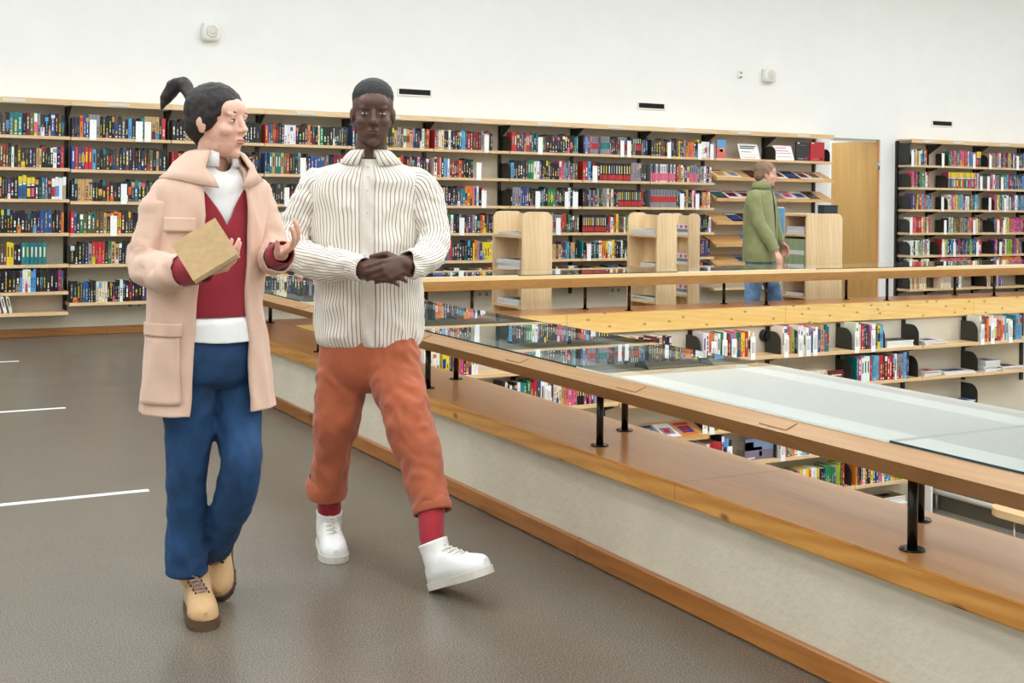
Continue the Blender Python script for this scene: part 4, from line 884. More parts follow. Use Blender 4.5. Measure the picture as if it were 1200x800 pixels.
M['stripe_s'] = striped('striped_sleeve', (234, 228, 216), (134, 120, 108), 32); M['olive'] = cloth('olive_corduroy', (128, 132, 86), var=.1); M['red_sock'] = cloth('red_sock', (150, 24, 36), weave=300)
M['tan_boot'] = cloth('tan_nubuck', (206, 168, 118), .75, .1, 300, .15); M['boot_sole'] = plain('brown_rubber', (92, 68, 46), .7); M['lace_b'] = plain('mauve_lace', (150, 128, 124), .7)
M['white_shoe'] = plain('white_leather', (236, 236, 232), .42, var=.02); M['shoe_sole'] = plain('off_white_rubber', (214, 208, 196), .55); M['eyelet'] = plain('dark_eyelet', (40, 34, 30), .4, .6)
M['tan_cover'] = plain('tan_book_cover', (176, 146, 100), .55, var=.1, nscale=50); M['pages'] = plain('page_block', (222, 200, 158), .7, var=.06, nscale=300); M['blue_folder'] = plain('sky_blue_folder', (120, 176, 218), .45)

def catmull(vals, t):
    n = len(vals) - 1; i = min(int(t), n - 1); u = t - i
    p0, p1, p2, p3 = vals[max(i - 1, 0)], vals[i], vals[i + 1], vals[min(i + 2, n)]
    return ((p1 * 2) + (p2 - p0) * u + (p0 * 2 - p1 * 5 + p2 * 4 - p3) * (u * u) + (p1 * 3 - p0 - p2 * 3 + p3) * (u ** 3)) * .5
class Skin:
    """collects lofted surfaces (with uv) into one mesh"""
    def __init__(s): s.v = []; s.f = []; s.uv = []; s.m = []
    def grid(s, rows, close, mi=0, uvs=None):
        n = len(rows[0]); b = len(s.v)
        for r in rows: s.v += r
        m_ = n if close else n - 1
        for j in range(len(rows) - 1):
            for i in range(m_):
                i2 = (i + 1) % n
                s.f.append((b + j * n + i, b + j * n + i2, b + (j + 1) * n + i2, b + (j + 1) * n + i)); s.m.append(mi)
                s.uv.append(((i / m_, j), ((i + 1) / m_, j), ((i + 1) / m_, j + 1), (i / m_, j + 1)))
    def fan(s, row, p, mi=0):
        b = len(s.v); s.v += row + [p]; n = len(row)
        for i in range(n): s.f.append((b + i, b + (i + 1) % n, b + n)); s.m.append(mi); s.uv.append(((0, 0), (0, 0), (0, 0)))
    def make(s, name, mats, parent, solid=0.0, base=None, label=None):
        me = bpy.data.meshes.new(name); me.from_pydata([tuple(p) for p in s.v], [], s.f)
        uvl = me.uv_layers.new(name='UVMap'); k = 0
        for p, uv, mi in zip(me.polygons, s.uv, s.m):
            p.material_index = mi
            for q in range(p.loop_total): uvl.data[p.loop_start + q].uv = uv[q]
        for mm in (mats if isinstance(mats, (list, tuple)) else [mats]): me.materials.append(mm)
        me.shade_smooth()
        bm = bmesh.new(); bm.from_mesh(me); bmesh.ops.recalc_face_normals(bm, faces=bm.faces); bm.to_mesh(me); bm.free()
        o = link_mesh(name, me, parent, base)
        if solid:
            md = o.modifiers.new('thickness', 'SOLIDIFY'); md.thickness = solid; md.offset = -1
        if label: o['label'] = label
        return o
def weld(sk, name, mat, parent, voxel=.006, smooth=5):
    me = bpy.data.meshes.new('tmp'); me.from_pydata([tuple(p) for p in sk.v], [], sk.f); bm = bmesh.new(); bm.from_mesh(me); bmesh.ops.remove_doubles(bm, verts=bm.verts, dist=1e-5); bmesh.ops.recalc_face_normals(bm, faces=bm.faces); bm.to_mesh(me); bm.free()
    o = bpy.data.objects.new('tmp', me); C.objects.link(o); md = o.modifiers.new('r', 'REMESH'); md.mode = 'VOXEL'; md.voxel_size = voxel; md.use_smooth_shade = True
    ms_ = o.modifiers.new('s', 'SMOOTH'); ms_.factor = .5; ms_.iterations = smooth
    dg = bpy.context.evaluated_depsgraph_get(); me2 = bpy.data.meshes.new_from_object(o.evaluated_get(dg)); bpy.data.objects.remove(o); bpy.data.meshes.remove(me)
    me2.materials.clear(); me2.materials.append(mat); me2.shade_smooth(); me2.name = name
    return link_mesh(name, me2, parent)
def fold(p, amp, f, seed):
    q = Vector((p.x * f[0] + seed, p.y * f[0], p.z * f[1])); q2 = Vector((p.x * f[0] * 2.4 + p.z * f[1] * .8, p.y * f[0] * 2.4 + seed, p.z * f[1] * 1.9)); q3 = q2 * 2.3
    return amp * (.9 * noise.noise(q) + .7 * (.45 - abs(noise.noise(q2)) * 1.6) + .22 * noise.noise(q3))
def tube(sk, pts, rad, sub=6, n=28, aspect=1.0, ref=None, amp=0.0, freq=(6, 22), seed=0.0, hem=0.0, cap0=False, cap1=False, mi=0):
    P_ = []; R_ = []
    K = (len(pts) - 1) * sub
    for k in range(K + 1):
        t = k / sub; P_.append(catmull(pts, t)); R_.append(catmull([Vector((r, 0, 0)) for r in rad], t).x)
    rows = []; a = None
    for k, p in enumerate(P_):
        d = (P_[min(k + 1, K)] - P_[max(k - 1, 0)]).normalized()
        if a is None: a = (ref - d * ref.dot(d)).normalized() if ref is not None else d.orthogonal().normalized()
        else: a = (a - d * a.dot(d)).normalized()
        c_ = d.cross(a); row = []
        for i in range(n):
            th = 2 * math.pi * i / n; o = a * math.cos(th) * aspect + c_ * math.sin(th); q = p + o * R_[k]
            if amp: q = q + o.normalized() * fold(q, amp, freq, seed)
            row.append(q)
        rows.append(row)
    if hem:                                          # turn the edge inwards so that it has thickness
        d = (P_[-1] - P_[-2]).normalized(); c0 = P_[-1]
        rows.append([c0 + (q - c0) * .9 + d * .002 for q in rows[-1]]); rows.append([c0 + (q - c0) * .97 - d * hem for q in rows[-1]])
    sk.grid(rows, True, mi)
    if cap0: sk.fan(rows[0], P_[0], mi)
    if cap1: sk.fan(rows[-1], P_[-1], mi)
    return P_, rows
class Torso:
    """elliptic rings (centre, half-width a, half-depth d) along a body facing D with right side R"""
    def __init__(s, rings, D, R, folds=None): s.r = rings; s.D = D; s.R = R; s.k = folds
    def at(s, t, phi, off=0.0):                      # phi = 0 at the front, positive towards the right side of the body
        c = catmull([x[0] for x in s.r], t); ad = catmull([Vector((x[1], x[2], 0)) for x in s.r], t)
        p = 2.25; cs, sn = math.cos(phi), math.sin(phi); f = 1 / ((abs(cs) ** p + abs(sn) ** p) ** (1 / p))
        o = s.D * cs * f * ad.y + s.R * sn * f * ad.x
        q = c + o
        return q + o.normalized() * (off + (fold(q, *s.k) if s.k else 0))
    def sheet(s, sk, t0, t1, nt, gap=None, n=64, amp=0.0, freq=(7, 5), seed=0.0, off=0.0, mi=0, shape=None, caps=False):
        if amp: s.k = (amp, freq, seed)
        rows = []
        for j in range(nt + 1):
            t = t0 + (t1 - t0) * j / nt; row = []
            gr, gl = gap(t) if gap else (0, 0)
            m_ = n + 1 if gap else n
            for i in range(m_):
                phi = gr + (2 * math.pi - gr - gl) * i / n if gap else 2 * math.pi * i / n
                tt = t + (shape(t, phi) if shape else 0)
                q = s.at(tt, phi, off)
                row.append(q)
            rows.append(row)
        sk.grid(rows, not gap, mi)
        if caps:
            for r_ in (rows[0], rows[-1]): sk.fan(r_, sum(r_, Vector()) / len(r_), mi)
        return rows
    def patch(s, sk, t0, t1, p0, p1, off=.006, mi=0, nt=6, n=8):
        rows = [[s.at(t0 + (t1 - t0) * j / nt, p0 + (p1 - p0) * i / n, off) for i in range(n + 1)] for j in range(nt + 1)]
        sk.grid(rows, False, mi)
# ---- flesh: closed pieces welded by voxel remesh into one body
def ellipsoid(bm, c, ax, n=16, m_=10):
    rows = []
    for j in range(1, m_):
        a = math.pi * j / m_; rows.append([bm.verts.new(c + ax[2] * math.cos(a) + (ax[0] * math.cos(2 * math.pi * i / n) + ax[1] * math.sin(2 * math.pi * i / n)) * math.sin(a)) for i in range(n)])
    t_, b_ = bm.verts.new(c + ax[2]), bm.verts.new(c - ax[2])
    for r0, r1 in zip(rows, rows[1:]):
        for i in range(n): bm.faces.new((r0[i], r1[i], r1[(i + 1) % n], r0[(i + 1) % n]))
    for i in range(n): bm.faces.new((t_, rows[0][i], rows[0][(i + 1) % n])); bm.faces.new((b_, rows[-1][(i + 1) % n], rows[-1][i]))
def bone(bm, p0, r0, p1, r1, n=14):
    d = (p1 - p0); L = d.length; d = d / L; a = d.orthogonal().normalized(); c_ = d.cross(a); rows = []
    prof = [(-math.cos(q) * r0, math.sin(q) * r0) for q in (.35, .8, 1.2, 1.57)] + [(L + math.sin(q) * r1, math.cos(q) * r1) for q in (0, .37, .77, 1.22)]
    for x, r in prof: rows.append([bm.verts.new(p0 + d * x + (a * math.cos(2 * math.pi * i / n) + c_ * math.sin(2 * math.pi * i / n)) * r) for i in range(n)])
    for q0, q1 in zip(rows, rows[1:]):
        for i in range(n): bm.faces.new((q0[i], q0[(i + 1) % n], q1[(i + 1) % n], q1[i]))
    bm.faces.new(rows[0][::-1]); bm.faces.new(rows[-1])
def chain(bm, pts, rad):
    for k in range(len(pts) - 1): bone(bm, pts[k], rad[k], pts[k + 1], rad[k + 1])
def hand(bm, wrist, fwd, palm, thumb, curl=.5, k=1.0, tcurl=.4):
    fwd = fwd.normalized(); palm = (palm - fwd * palm.dot(fwd)).normalized(); side = fwd.cross(palm).normalized()
    if side.dot(thumb) < 0: side = -side             # side points to the thumb
    for off, L, seg, r in ((.030, .083, (.042, .026, .021), .0088), (.010, .087, (.046, .030, .022), .009), (-.011, .083, (.043, .028, .021), .0086), (-.030, .074, (.034, .021, .019), .0076)):
        base = wrist + side * off * .55 * k; kn = wrist + fwd * L * k + side * off * k
        bone(bm, base, .0145 * k, kn, .0105 * k)
        p = kn; ang = 0.0
        for q, s_ in enumerate(seg):
            ang += curl * (1.0, 1.15, .7)[q] * (1 + .12 * (off < 0)); d = fwd * math.cos(ang) + palm * math.sin(ang)
            p2 = p + d * s_ * k; bone(bm, p, (r - .0006 * q) * k, p2, (r - .0006 * (q + 1)) * k, 12); p = p2
    ellipsoid(bm, wrist + fwd * .045 * k, (fwd * .05 * k, side * .036 * k, palm * .0145 * k))
    tb = wrist + fwd * .022 * k + side * .022 * k + palm * .006 * k; d0 = (fwd * .62 + side * .72 + palm * .25).normalized()
    t1_ = tb + d0 * .042 * k; d1 = (fwd * (.85) + side * (.45 - tcurl) + palm * (.2 + tcurl)).normalized(); t2_ = t1_ + d1 * .032 * k; t3 = t2_ + (d1 + palm * .15).normalized() * .024 * k
    chain(bm, [tb, t1_, t2_, t3], [.0145 * k, .0105 * k, .0095 * k, .0078 * k])
def head(bm, c, Fd, U, k=1.0, male=False):
    Rr = Fd.cross(U).normalized(); U = Rr.cross(Fd).normalized()
    p = lambda x, y, z: c + (Rr * x + Fd * y + U * z) * k
    e = lambda x, y, z, a, b_, h: ellipsoid(bm, p(x, y, z), (Rr * a * k, Fd * b_ * k, U * h * k), 20, 14)
    e(0, -.014, .034, .074, .096, .082); e(0, .020, -.024, .063 if male else .058, .066, .080)
    jw = .053 if male else .042
    e(0, .026, -.068, jw, .056, .048); e(0, .062, -.102, .021 if male else .017, .022, .017); e(0, .060, .036, .054, .030, .036)
    for s_ in (-1, 1):
        e(s_ * .027, .074, .019, .026, .013 if male else .011, .008); e(s_ * (.038 if male else .035), .054, -.030, .022, .024, .022); e(s_ * .010, .092, -.033, .008, .010, .0075)
        e(s_ * .073, -.008, -.012, .006, .017, .030); e(s_ * .078, -.014, -.004, .005, .014, .02); e(s_ * (.040 if male else .034), .014, -.070, .014, .038, .026)
        e(s_ * .031, .0715, -.001, .014, .0115, .0105)
    chain(bm, [p(0, .080, .014), p(0, .093, -.012), p(0, .1035, -.029)], [.009 * k, .0095 * k, (.0125 if male else .0105) * k])
    w_ = .022
    e(0, .0835, -.060, w_, .0115, .0058); e(0, .082, -.0705, w_ * .85, .012, .0065)
    return p, Rr, U
def flesh(name, build, mat, parent, voxel=.0045, sculpt=None, smooth=8):
    bm = bmesh.new(); build(bm); bmesh.ops.recalc_face_normals(bm, faces=bm.faces)
    me = bpy.data.meshes.new('tmp'); bm.to_mesh(me); bm.free(); o = bpy.data.objects.new('tmp', me); C.objects.link(o)
    md = o.modifiers.new('r', 'REMESH'); md.mode = 'VOXEL'; md.voxel_size = voxel; md.use_smooth_shade = True
    ms_ = o.modifiers.new('s', 'SMOOTH'); ms_.factor = .5; ms_.iterations = smooth
    dg = bpy.context.evaluated_depsgraph_get(); me2 = bpy.data.meshes.new_from_object(o.evaluated_get(dg)); bpy.data.objects.remove(o); bpy.data.meshes.remove(me)
    if sculpt:
        for v in me2.vertices: v.co = sculpt(v.co)
    me2.materials.clear(); me2.materials.append(mat); me2.shade_smooth(); me2.name = name
    return link_mesh(name, me2, parent)
def face_parts(body, p, Rr, Fd, U, k, lipm, browm, thick=1.0):
    for s_ in (-1, 1):
        bm = bmesh.new(); ellipsoid(bm, p(s_ * .031, .0752, -.0005), (Rr * .0105 * k, Fd * .0098 * k, U * .0042 * k)); ey = from_bm('eye', bm, M['eye'], body, smooth=True)
        bm = bmesh.new(); ellipsoid(bm, p(s_ * .031, .0818, -.0003), (Rr * .0048 * k, Fd * .0042 * k, U * .0046 * k)); from_bm('iris', bm, M['iris'], ey, smooth=True)
        bm = bmesh.new(); chain(bm, [p(s_ * .022, .0818, .0035), p(s_ * .031, .0832, .0052), p(s_ * .041, .0775, .0025)], [.0012 * k, .0016 * k, .001 * k]); from_bm('eyelashes', bm, browm, ey, smooth=True)
        bm = bmesh.new(); chain(bm, [p(s_ * .015, .0842, .0250), p(s_ * .029, .0838, .0270), p(s_ * .046, .0712, .0215)], [.0019 * k * thick, .0021 * k * thick, .0012 * k]); from_bm('eyebrow', bm, browm, body, smooth=True)
    bm = bmesh.new(); ellipsoid(bm, p(0, .0862, -.0605), (Rr * .019 * k, Fd * .0092 * k, U * .0040 * k)); ellipsoid(bm, p(0, .0850, -.0695), (Rr * .017 * k, Fd * .0095 * k, U * .0046 * k)); from_bm('lips', bm, lipm, body, smooth=True)
def shell(name, parts, mat, parent, voxel=.006, amp=0.0, freq=60, smooth=3):
    def bld(bm):
        for kind, *q in parts:
            if kind == 'e': ellipsoid(bm, *q, 24, 16)
            else: chain(bm, *q)
    f = (lambda co: co + Vector((noise.noise(co * freq), noise.noise(co * freq + Vector((5, 1, 2))), noise.noise(co * freq + Vector((9, 4, 7))))) * amp) if amp else None
    return flesh(name, bld, mat, parent, voxel, f, smooth)
def footwear(name, heel, f, u, L, W, ankle, mats, parent, boot=False, lacem=None, label=None):
    """heel = rear end of the sole on its underside; f along the foot, u up out of it"""
    f = f.normalized(); l = f.cross(u).normalized(); u = l.cross(f).normalized(); sole_h = .032 if boot else .024
    Q = lambda s_, w_, h_: heel + f * s_ * L + l * w_ + u * h_
    sk = Skin(); rows = []
    prof = [(.0, .50, .055), (.04, .72, .075), (.14, .86, .088), (.28, .86, .098), (.42, .84, .092), (.55, .92, .076), (.68, 1.0, .062), (.80, .98, .054), (.90, .84, .047), (.97, .52, .038), (1.0, .2, .03)]
    for s_, w_, h_ in prof:
        row = []
        for i in range(22):
            th = 2 * math.pi * i / 22; cs, sn = math.cos(th), math.sin(th)
            ww = abs(cs) ** .75 * math.copysign(1, cs) * w_ * W / 2; hh = (abs(sn) ** .8 * h_) if sn > 0 else -.004
            row.append(Q(s_, ww, sole_h - .003 + hh))
        rows.append(row)
    sk.grid(rows, True); sk.fan(rows[0], Q(0, 0, .04)); sk.fan(rows[-1], Q(1, 0, .035))
    up2 = (ankle - Q(.2, 0, .09)).normalized(); tp = [Q(.2, 0, .05), Q(.2, 0, .09), (Q(.2, 0, .09) + ankle) / 2, ankle]
    tube(sk, tp, [W * .44, W * .46, W * .45, W * (.5 if boot else .47)], 4, 22, 1.15, f, hem=.03)
    o = sk.make(name, mats[0], parent, label=label)
    outline = [(s_, w_ * 1.06) for s_, w_, _ in prof]; bm = bmesh.new(); lo, hi = [], []
    pts = [(s_, w_ * W / 2) for s_, w_ in outline] + [(s_, -w_ * W / 2) for s_, w_ in outline[::-1]]
    for s_, w_ in pts: lo.append(bm.verts.new(Q(s_ * 1.03 - .015, w_, 0))); hi.append(bm.verts.new(Q(s_ * 1.03 - .015, w_, sole_h)))
    bm.faces.new(lo[::-1]); bm.faces.new(hi)
    for i in range(len(lo)): bm.faces.new((lo[i], lo[(i + 1) % len(lo)], hi[(i + 1) % len(lo)], hi[i]))
    from_bm('sole', bm, mats[1], o)
    if boot:
        bm = bmesh.new()
        for q in range(6):
            for sd in (-1, 1):
                s_ = .62 + q * .06; w_ = .5 * W * sd * (1.02 - max(0, s_ - .8) * 1.6); c0 = Q(s_, w_, .010); ellipsoid(bm, c0, (f * .005, l * .004, u * .009), 8, 6)
        from_bm('tread', bm, mats[1], o)['kind'] = 'stuff'
    bm = bmesh.new(); bm2 = bmesh.new(); nl = 6 if boot else 5
    for q in range(nl):
        t_ = q / (nl - 1)
        if boot:
            a0 = Q(.66, 0, sole_h + .062); c0 = a0 + (ankle + f * W * .55 - a0) * t_ * .92; hw = .018
        else:
            a0 = Q(.66, 0, sole_h + .062); c0 = a0 + (Q(.34, 0, sole_h + .105) - a0) * t_; hw = .017
        nrm = (u * .8 + f * .6).normalized(); pA_, pB_ = c0 + l * hw - nrm * .004, c0 - l * hw + (ankle - a0).normalized() * .008 - nrm * .004; mid = c0 + nrm * .005
        chain(bm, [pA_, mid, pB_], [.0026, .003, .0026])
        if q < nl - 1: nx = c0 + (ankle - a0).normalized() * .016; chain(bm, [pB_, nx + nrm * .006, c0 + l * hw + (ankle - a0).normalized() * .022 - nrm * .003], [.0022, .0026, .0022])
        for sd in (-1, 1): ellipsoid(bm2, c0 + l * hw * 1.12 * sd - nrm * .004, (l * .003, f * .005, u * .005), 8, 6)
    from_bm('lace', bm, lacem or mats[1], o, smooth=True); from_bm('eyelet', bm2, M['eyelet'] if boot else mats[0], o, smooth=True)['kind'] = 'stuff'
    return o
# ---------------------------------------------------------------- the woman in the pink coat
def px3(w0): return lambda x, y, b: at_depth(x, y, w0 - b)
W = px3(3.79); base = on_z(234, 737, 0.0)
wo = empty('person', (base.x, base.y, 0), 'walking woman in dusty pink coat, red knit and jeans, dark ponytail, holding a book', 'person')
al = math.radians(40); D = RT * math.sin(al) + TC * math.cos(al); R = D.cross(UP)
fa = math.radians(66); HF = (RT * math.sin(fa) + TC * math.cos(fa) + UP * .02).normalized(); HC = W(256, 143, -.07)
wr_r, hd_r = W(236, 317, .20), W(275, 306, .26)
wr_l, hd_l = W(329, 297, -.02), W(350, 281, .04)
state = {}
def build(bm):
    state['h'] = head(bm, HC, HF, UP, .98)
    p = state['h'][0]
    bone(bm, W(248, 205, -.1), .052, p(0, -.026, -.06), .042)
    bone(bm, W(246, 232, -.1), .085, W(246, 330, -.1), .085); bone(bm, W(246, 330, -.1), .085, W(246, 395, -.09), .085)
    chain(bm, [W(200, 228, -.01), W(179, 264, .0), W(171, 300, .02), W(195, 318, .10), wr_r], [.045, .04, .036, .032, .025]); chain(bm, [W(292, 226, -.2), W(308, 258, -.2), W(315, 288, -.16), wr_l], [.045, .04, .034, .025])
    chain(bm, [W(246, 228, -.1), W(205, 228, -.02)], [.06, .045]); chain(bm, [W(246, 228, -.1), W(290, 226, -.2)], [.06, .045])
    chain(bm, [W(224, 415, -.07), W(220, 556, -.09), W(219, 640, -.14)], [.05, .038, .028]); chain(bm, [W(266, 410, -.16), W(276, 480, -.14), W(282, 550, -.08), W(262, 612, -.19)], [.05, .045, .036, .028])
    hand(bm, wr_r, hd_r - wr_r, RT * -.2 + TC * -.5 + UP * .8, RT * -.3 + TC * .6 + UP * .6, .42, .95, .25)
    hand(bm, wr_l, hd_l - wr_l, RT * -.5 + TC * .3 + UP * .7, TC * .7 + UP * .4 - RT * .3, .38, .95)
body = flesh('body', build, M['skin_pale'], wo, .0042)
face_parts(body, *([state['h'][0], state['h'][1], HF, state['h'][2]]), .98, M['lip_p'], M['hair_w'])
p = state['h'][0]; hR, hU = state['h'][1], state['h'][2]; k_ = .98
shell('hair', [('e', p(0, -.020, .044), (hR * .081, HF * .096, hU * .082)), ('e', p(0, -.06, -.005), (hR * .068, HF * .055, hU * .062)), ('e', p(.056, -.012, .018), (hR * .026, HF * .05, hU * .05)), ('e', p(-.056, -.012, .018), (hR * .026, HF * .05, hU * .05)),
               ('c', [p(.02, -.09, .08), W(216, 98, -.14), W(205, 100, -.15), W(195, 115, -.15), W(189, 128, -.14)], [.02, .022, .025, .02, .005]), ('c', [p(0, -.05, -.05), p(.0, -.035, -.085)], [.04, .02])], M['hair_w'], wo, .005, .003, 55)
# coat: open front, thick cloth
def ring(x, y, b, a, d): return (W(x, y, b), a, d)
CR = [ring(250, 186, -.1, .062, .062), ring(249, 195, -.1, .10, .078), ring(247, 206, -.1, .148, .095), ring(246, 221, -.1, .180, .115), ring(245, 252, -.1, .188, .132), ring(244, 300, -.1, .19, .138), ring(243, 350, -.1, .188, .14), ring(243, 400, -.1, .196, .148), ring(243, 445, -.1, .204, .156), ring(243, 477, -.1, .21, .16)]
coat_t = Torso(CR, D, R)
def gap(t):
    T_ = [(0, 38, 42), (2, 24, 24), (4, 22, 20), (6, 30, 20), (9, 36, 20)]
    for (a, r0, l0), (b_, r1, l1) in zip(T_, T_[1:]):
        if t <= b_: u_ = (t - a) / (b_ - a); return math.radians(r0 + (r1 - r0) * u_), math.radians(l0 + (l1 - l0) * u_)
    return math.radians(36), math.radians(20)
sk = Skin(); coat_t.sheet(sk, 0, 9, 90, gap, 90, .016, (6, 2.4), 3.0)
coat = sk.make('coat', M['coat'], wo, .011)
sk = Skin()
tube(sk, [W(212, 228, -.04), W(200, 231, -.02), W(185, 264, .0), W(174, 297, .01), W(177, 316, .05), W(196, 320, .11), W(216, 316, .165)], [.045, .062, .062, .06, .059, .056, .053], 7, 30, 1.0, None, .016, (11, 14), 1.0, hem=.03, cap0=True)
sk.make('sleeve', M['coat'], coat)
sk = Skin()
tube(sk, [W(285, 227, -.19), W(295, 230, -.21), W(307, 260, -.2), W(316, 288, -.17), W(321, 300, -.11), W(326, 299, -.05)], [.045, .06, .061, .059, .055, .05], 7, 30, 1.0, None, .014, (11, 14), 5.0, hem=.03, cap0=True)
sk.make('sleeve', M['coat'], coat)
sk = Skin(); rows = []
for tt, off, lift in ((.35, -.008, .012), (.1, .004, .028), (.3, .018, .024), (.9, .022, .008), (1.5, .016, .0), (2.1, .014, -.004)):
    gr, gl = gap(tt); gr -= .25 if tt > 1 else .1; gl -= .2 if tt > 1 else .1
    rows.append([coat_t.at(tt + (.8 * max(0, math.cos(gr + (2 * math.pi - gr - gl) * i / 40)) ** 3 if tt > .8 else 0), gr + (2 * math.pi - gr - gl) * i / 40, off) + UP * lift for i in range(41)])
sk.grid(rows, False); sk.make('collar', M['coat'], coat, .006)
sk = Skin(); coat_t.patch(sk, 6.45, 6.75, math.radians(42), math.radians(92), .007); coat_t.patch(sk, 6.75, 8.5, math.radians(44), math.radians(90), .003, nt=14); sk.make('pocket', M['coat'], coat, .006)
sk = Skin(); coat_t.patch(sk, 4.05, 4.4, math.radians(30), math.radians(62), .007); sk.make('pocket_flap', M['coat'], coat, .006)
# crimson knit and white shirt under it
SR = [ring(250, 190, -.1, .06, .062), ring(248, 203, -.1, .12, .08), ring(246, 220, -.1, .165, .098), ring(246, 255, -.1, .168, .118), ring(246, 300, -.1, .158, .118), ring(246, 345, -.1, .162, .124), ring(247, 368, -.1, .158, .124)]
kt = Torso(SR, D, R); sk = Skin()
kt.sheet(sk, .6, 6, 60, None, 64, .007, (11, 6), 8.0, shape=lambda t, phi: max(0, 1 - (t - .6) / 5.0) * 2.6 * max(0, 1 - abs((phi + math.pi) % (2 * math.pi) - math.pi) / .95))
knit = sk.make('knit_top', M['red_knit'], wo, .005)
sk = Skin(); tube(sk, [W(205, 318, .135), W(220, 317, .165), W(240, 316, .205)], [.043, .046, .038], 5, 24, 1, None, .004, (14, 20), 2.0, hem=.02); sk.make('cuff', M['red_knit'], knit)
sk = Skin(); tube(sk, [W(321, 301, -.09), W(326, 299, -.05), W(331, 296, -.015)], [.042, .043, .037], 5, 24, 1, None, .004, (14, 20), 4.0, hem=.02); sk.make('cuff', M['red_knit'], knit)
HR = [ring(252, 183, -.095, .054, .056), ring(250, 192, -.1, .066, .068), ring(248, 203, -.1, .115, .078), ring(246, 222, -.1, .155, .1), ring(246, 300, -.1, .145, .102), ring(246, 350, -.1, .146, .106), ring(247, 366, -.1, .152, .116), ring(247, 376, -.1, .160, .133), ring(248, 397, -.1, .166, .138)]
st = Torso(HR, D, R); sk = Skin(); st.sheet(sk, .2, 8, 60, None, 72, .008, (14, 5), 2.0, shape=lambda t, phi: -.22 * (1 - math.cos(phi * 2)) * max(0, t - 7) + 1.7 * max(0, 1 - (t - .2) / 4) * max(0, math.cos(phi)) ** 6)
shirt = sk.make('shirt', M['white_shirt'], wo, .003)
sk = Skin(); rows = []
for tt, off, lift in ((.2, .0, .0), (.0, .004, .02), (.3, .014, .012), (.9, .02, -.012)):
    rows.append([st.at(max(0, tt), math.radians(16) + (2 * math.pi - math.radians(32)) * i / 36, off) + UP * lift for i in range(37)])
sk.grid(rows, False); sk.make('shirt_collar', M['white_shirt'], shirt, .003)
# jeans
sk = Skin(); PR = [ring(247, 372, -.1, .145, .115), ring(246, 392, -.1, .168, .125), ring(245, 415, -.1, .178, .13), ring(245, 440, -.1, .165, .115), ring(245, 452, -.1, .12, .08)]
Torso(PR, D, R).sheet(sk, 0, 4, 20, None, 48, .004, (12, 12), 6.0, caps=True)
tube(sk, [W(222, 398, -.05), W(222, 440, -.05), W(221, 500, -.06), W(219, 560, -.08), W(218, 615, -.12), W(219, 667, -.15)], [.086, .084, .072, .062, .06, .064], 12, 36, 1, None, .011, (10, 8), 1.5, cap0=True, cap1=True)
tube(sk, [W(268, 398, -.15), W(273, 440, -.15), W(279, 500, -.11), W(284, 545, -.06), W(276, 582, -.1), W(261, 615, -.18), W(250, 640, -.28)], [.086, .084, .073, .065, .061, .059, .06], 12, 36, 1, None, .011, (10, 8), 3.5, cap0=True, cap1=True)
jn = weld(sk, 'jeans', M['jeans_w'], wo)
sk = Skin(); tube(sk, [W(219, 661, -.148), W(219, 668.5, -.151)], [.0665, .0668], 2, 32, 1, None, hem=.01); sk.make('hem', M['jeans_w'], jn)
# boots
ff = (TC * .93 + RT * .36).normalized(); toe = on_z(241, 740, 0.0); hl = toe - ff * .255
footwear('boot', hl + UP * .001, ff, UP, .255, .094, W(219.5, 664, -.152), [M['tan_boot'], M['boot_sole']], wo, True, M['lace_b'])
toe2 = on_z(259, 703, 0.0); f2 = (TC * .60 + RT * .16 - UP * .62).normalized(); u2 = (UP * .75 + TC * .6).normalized()
hl2 = toe2 - f2 * .235 + UP * .008
an2 = W(249, 640, -.285)
footwear('boot', hl2, f2, u2, .245, .094, an2, [M['tan_boot'], M['boot_sole']], wo, True, M['lace_b'])
# the book in her hand
A, B_, Cc = W(200, 286, .30), W(252, 255, .27), W(281, 296, .33)
e1, e2 = (A - B_), (Cc - B_); e2 = e2 - e1 * (e1.dot(e2) / e1.length_squared) * .8; nb = e1.cross(e2).normalized(); nb = nb if nb.dot(FW) > 0 else -nb
bkt = empty('book', tuple(B_ + e1 * .5 + e2), 'tan covered paperback held in the hand of the woman in the coat', 'book')
def slab(name, i0, i1, j0, j1, t0, t1, mat):
    bm = bmesh.new(); vs = [bm.verts.new(B_ + e1 * i + e2 * j + nb * t) for t in (t0, t1) for j in (j0, j1) for i in (i0, i1)]
    for q in QUADS: bm.faces.new([vs[k] for k in q])
    return from_bm(name, bm, mat, bkt)
slab('cover', 0, 1, 0, 1, 0, .0015, M['tan_cover']); slab('cover', 0, 1, 0, 1, .0225, .024, M['tan_cover']); slab('page_block', .02, .985, .015, .985, .0016, .0224, M['pages'])
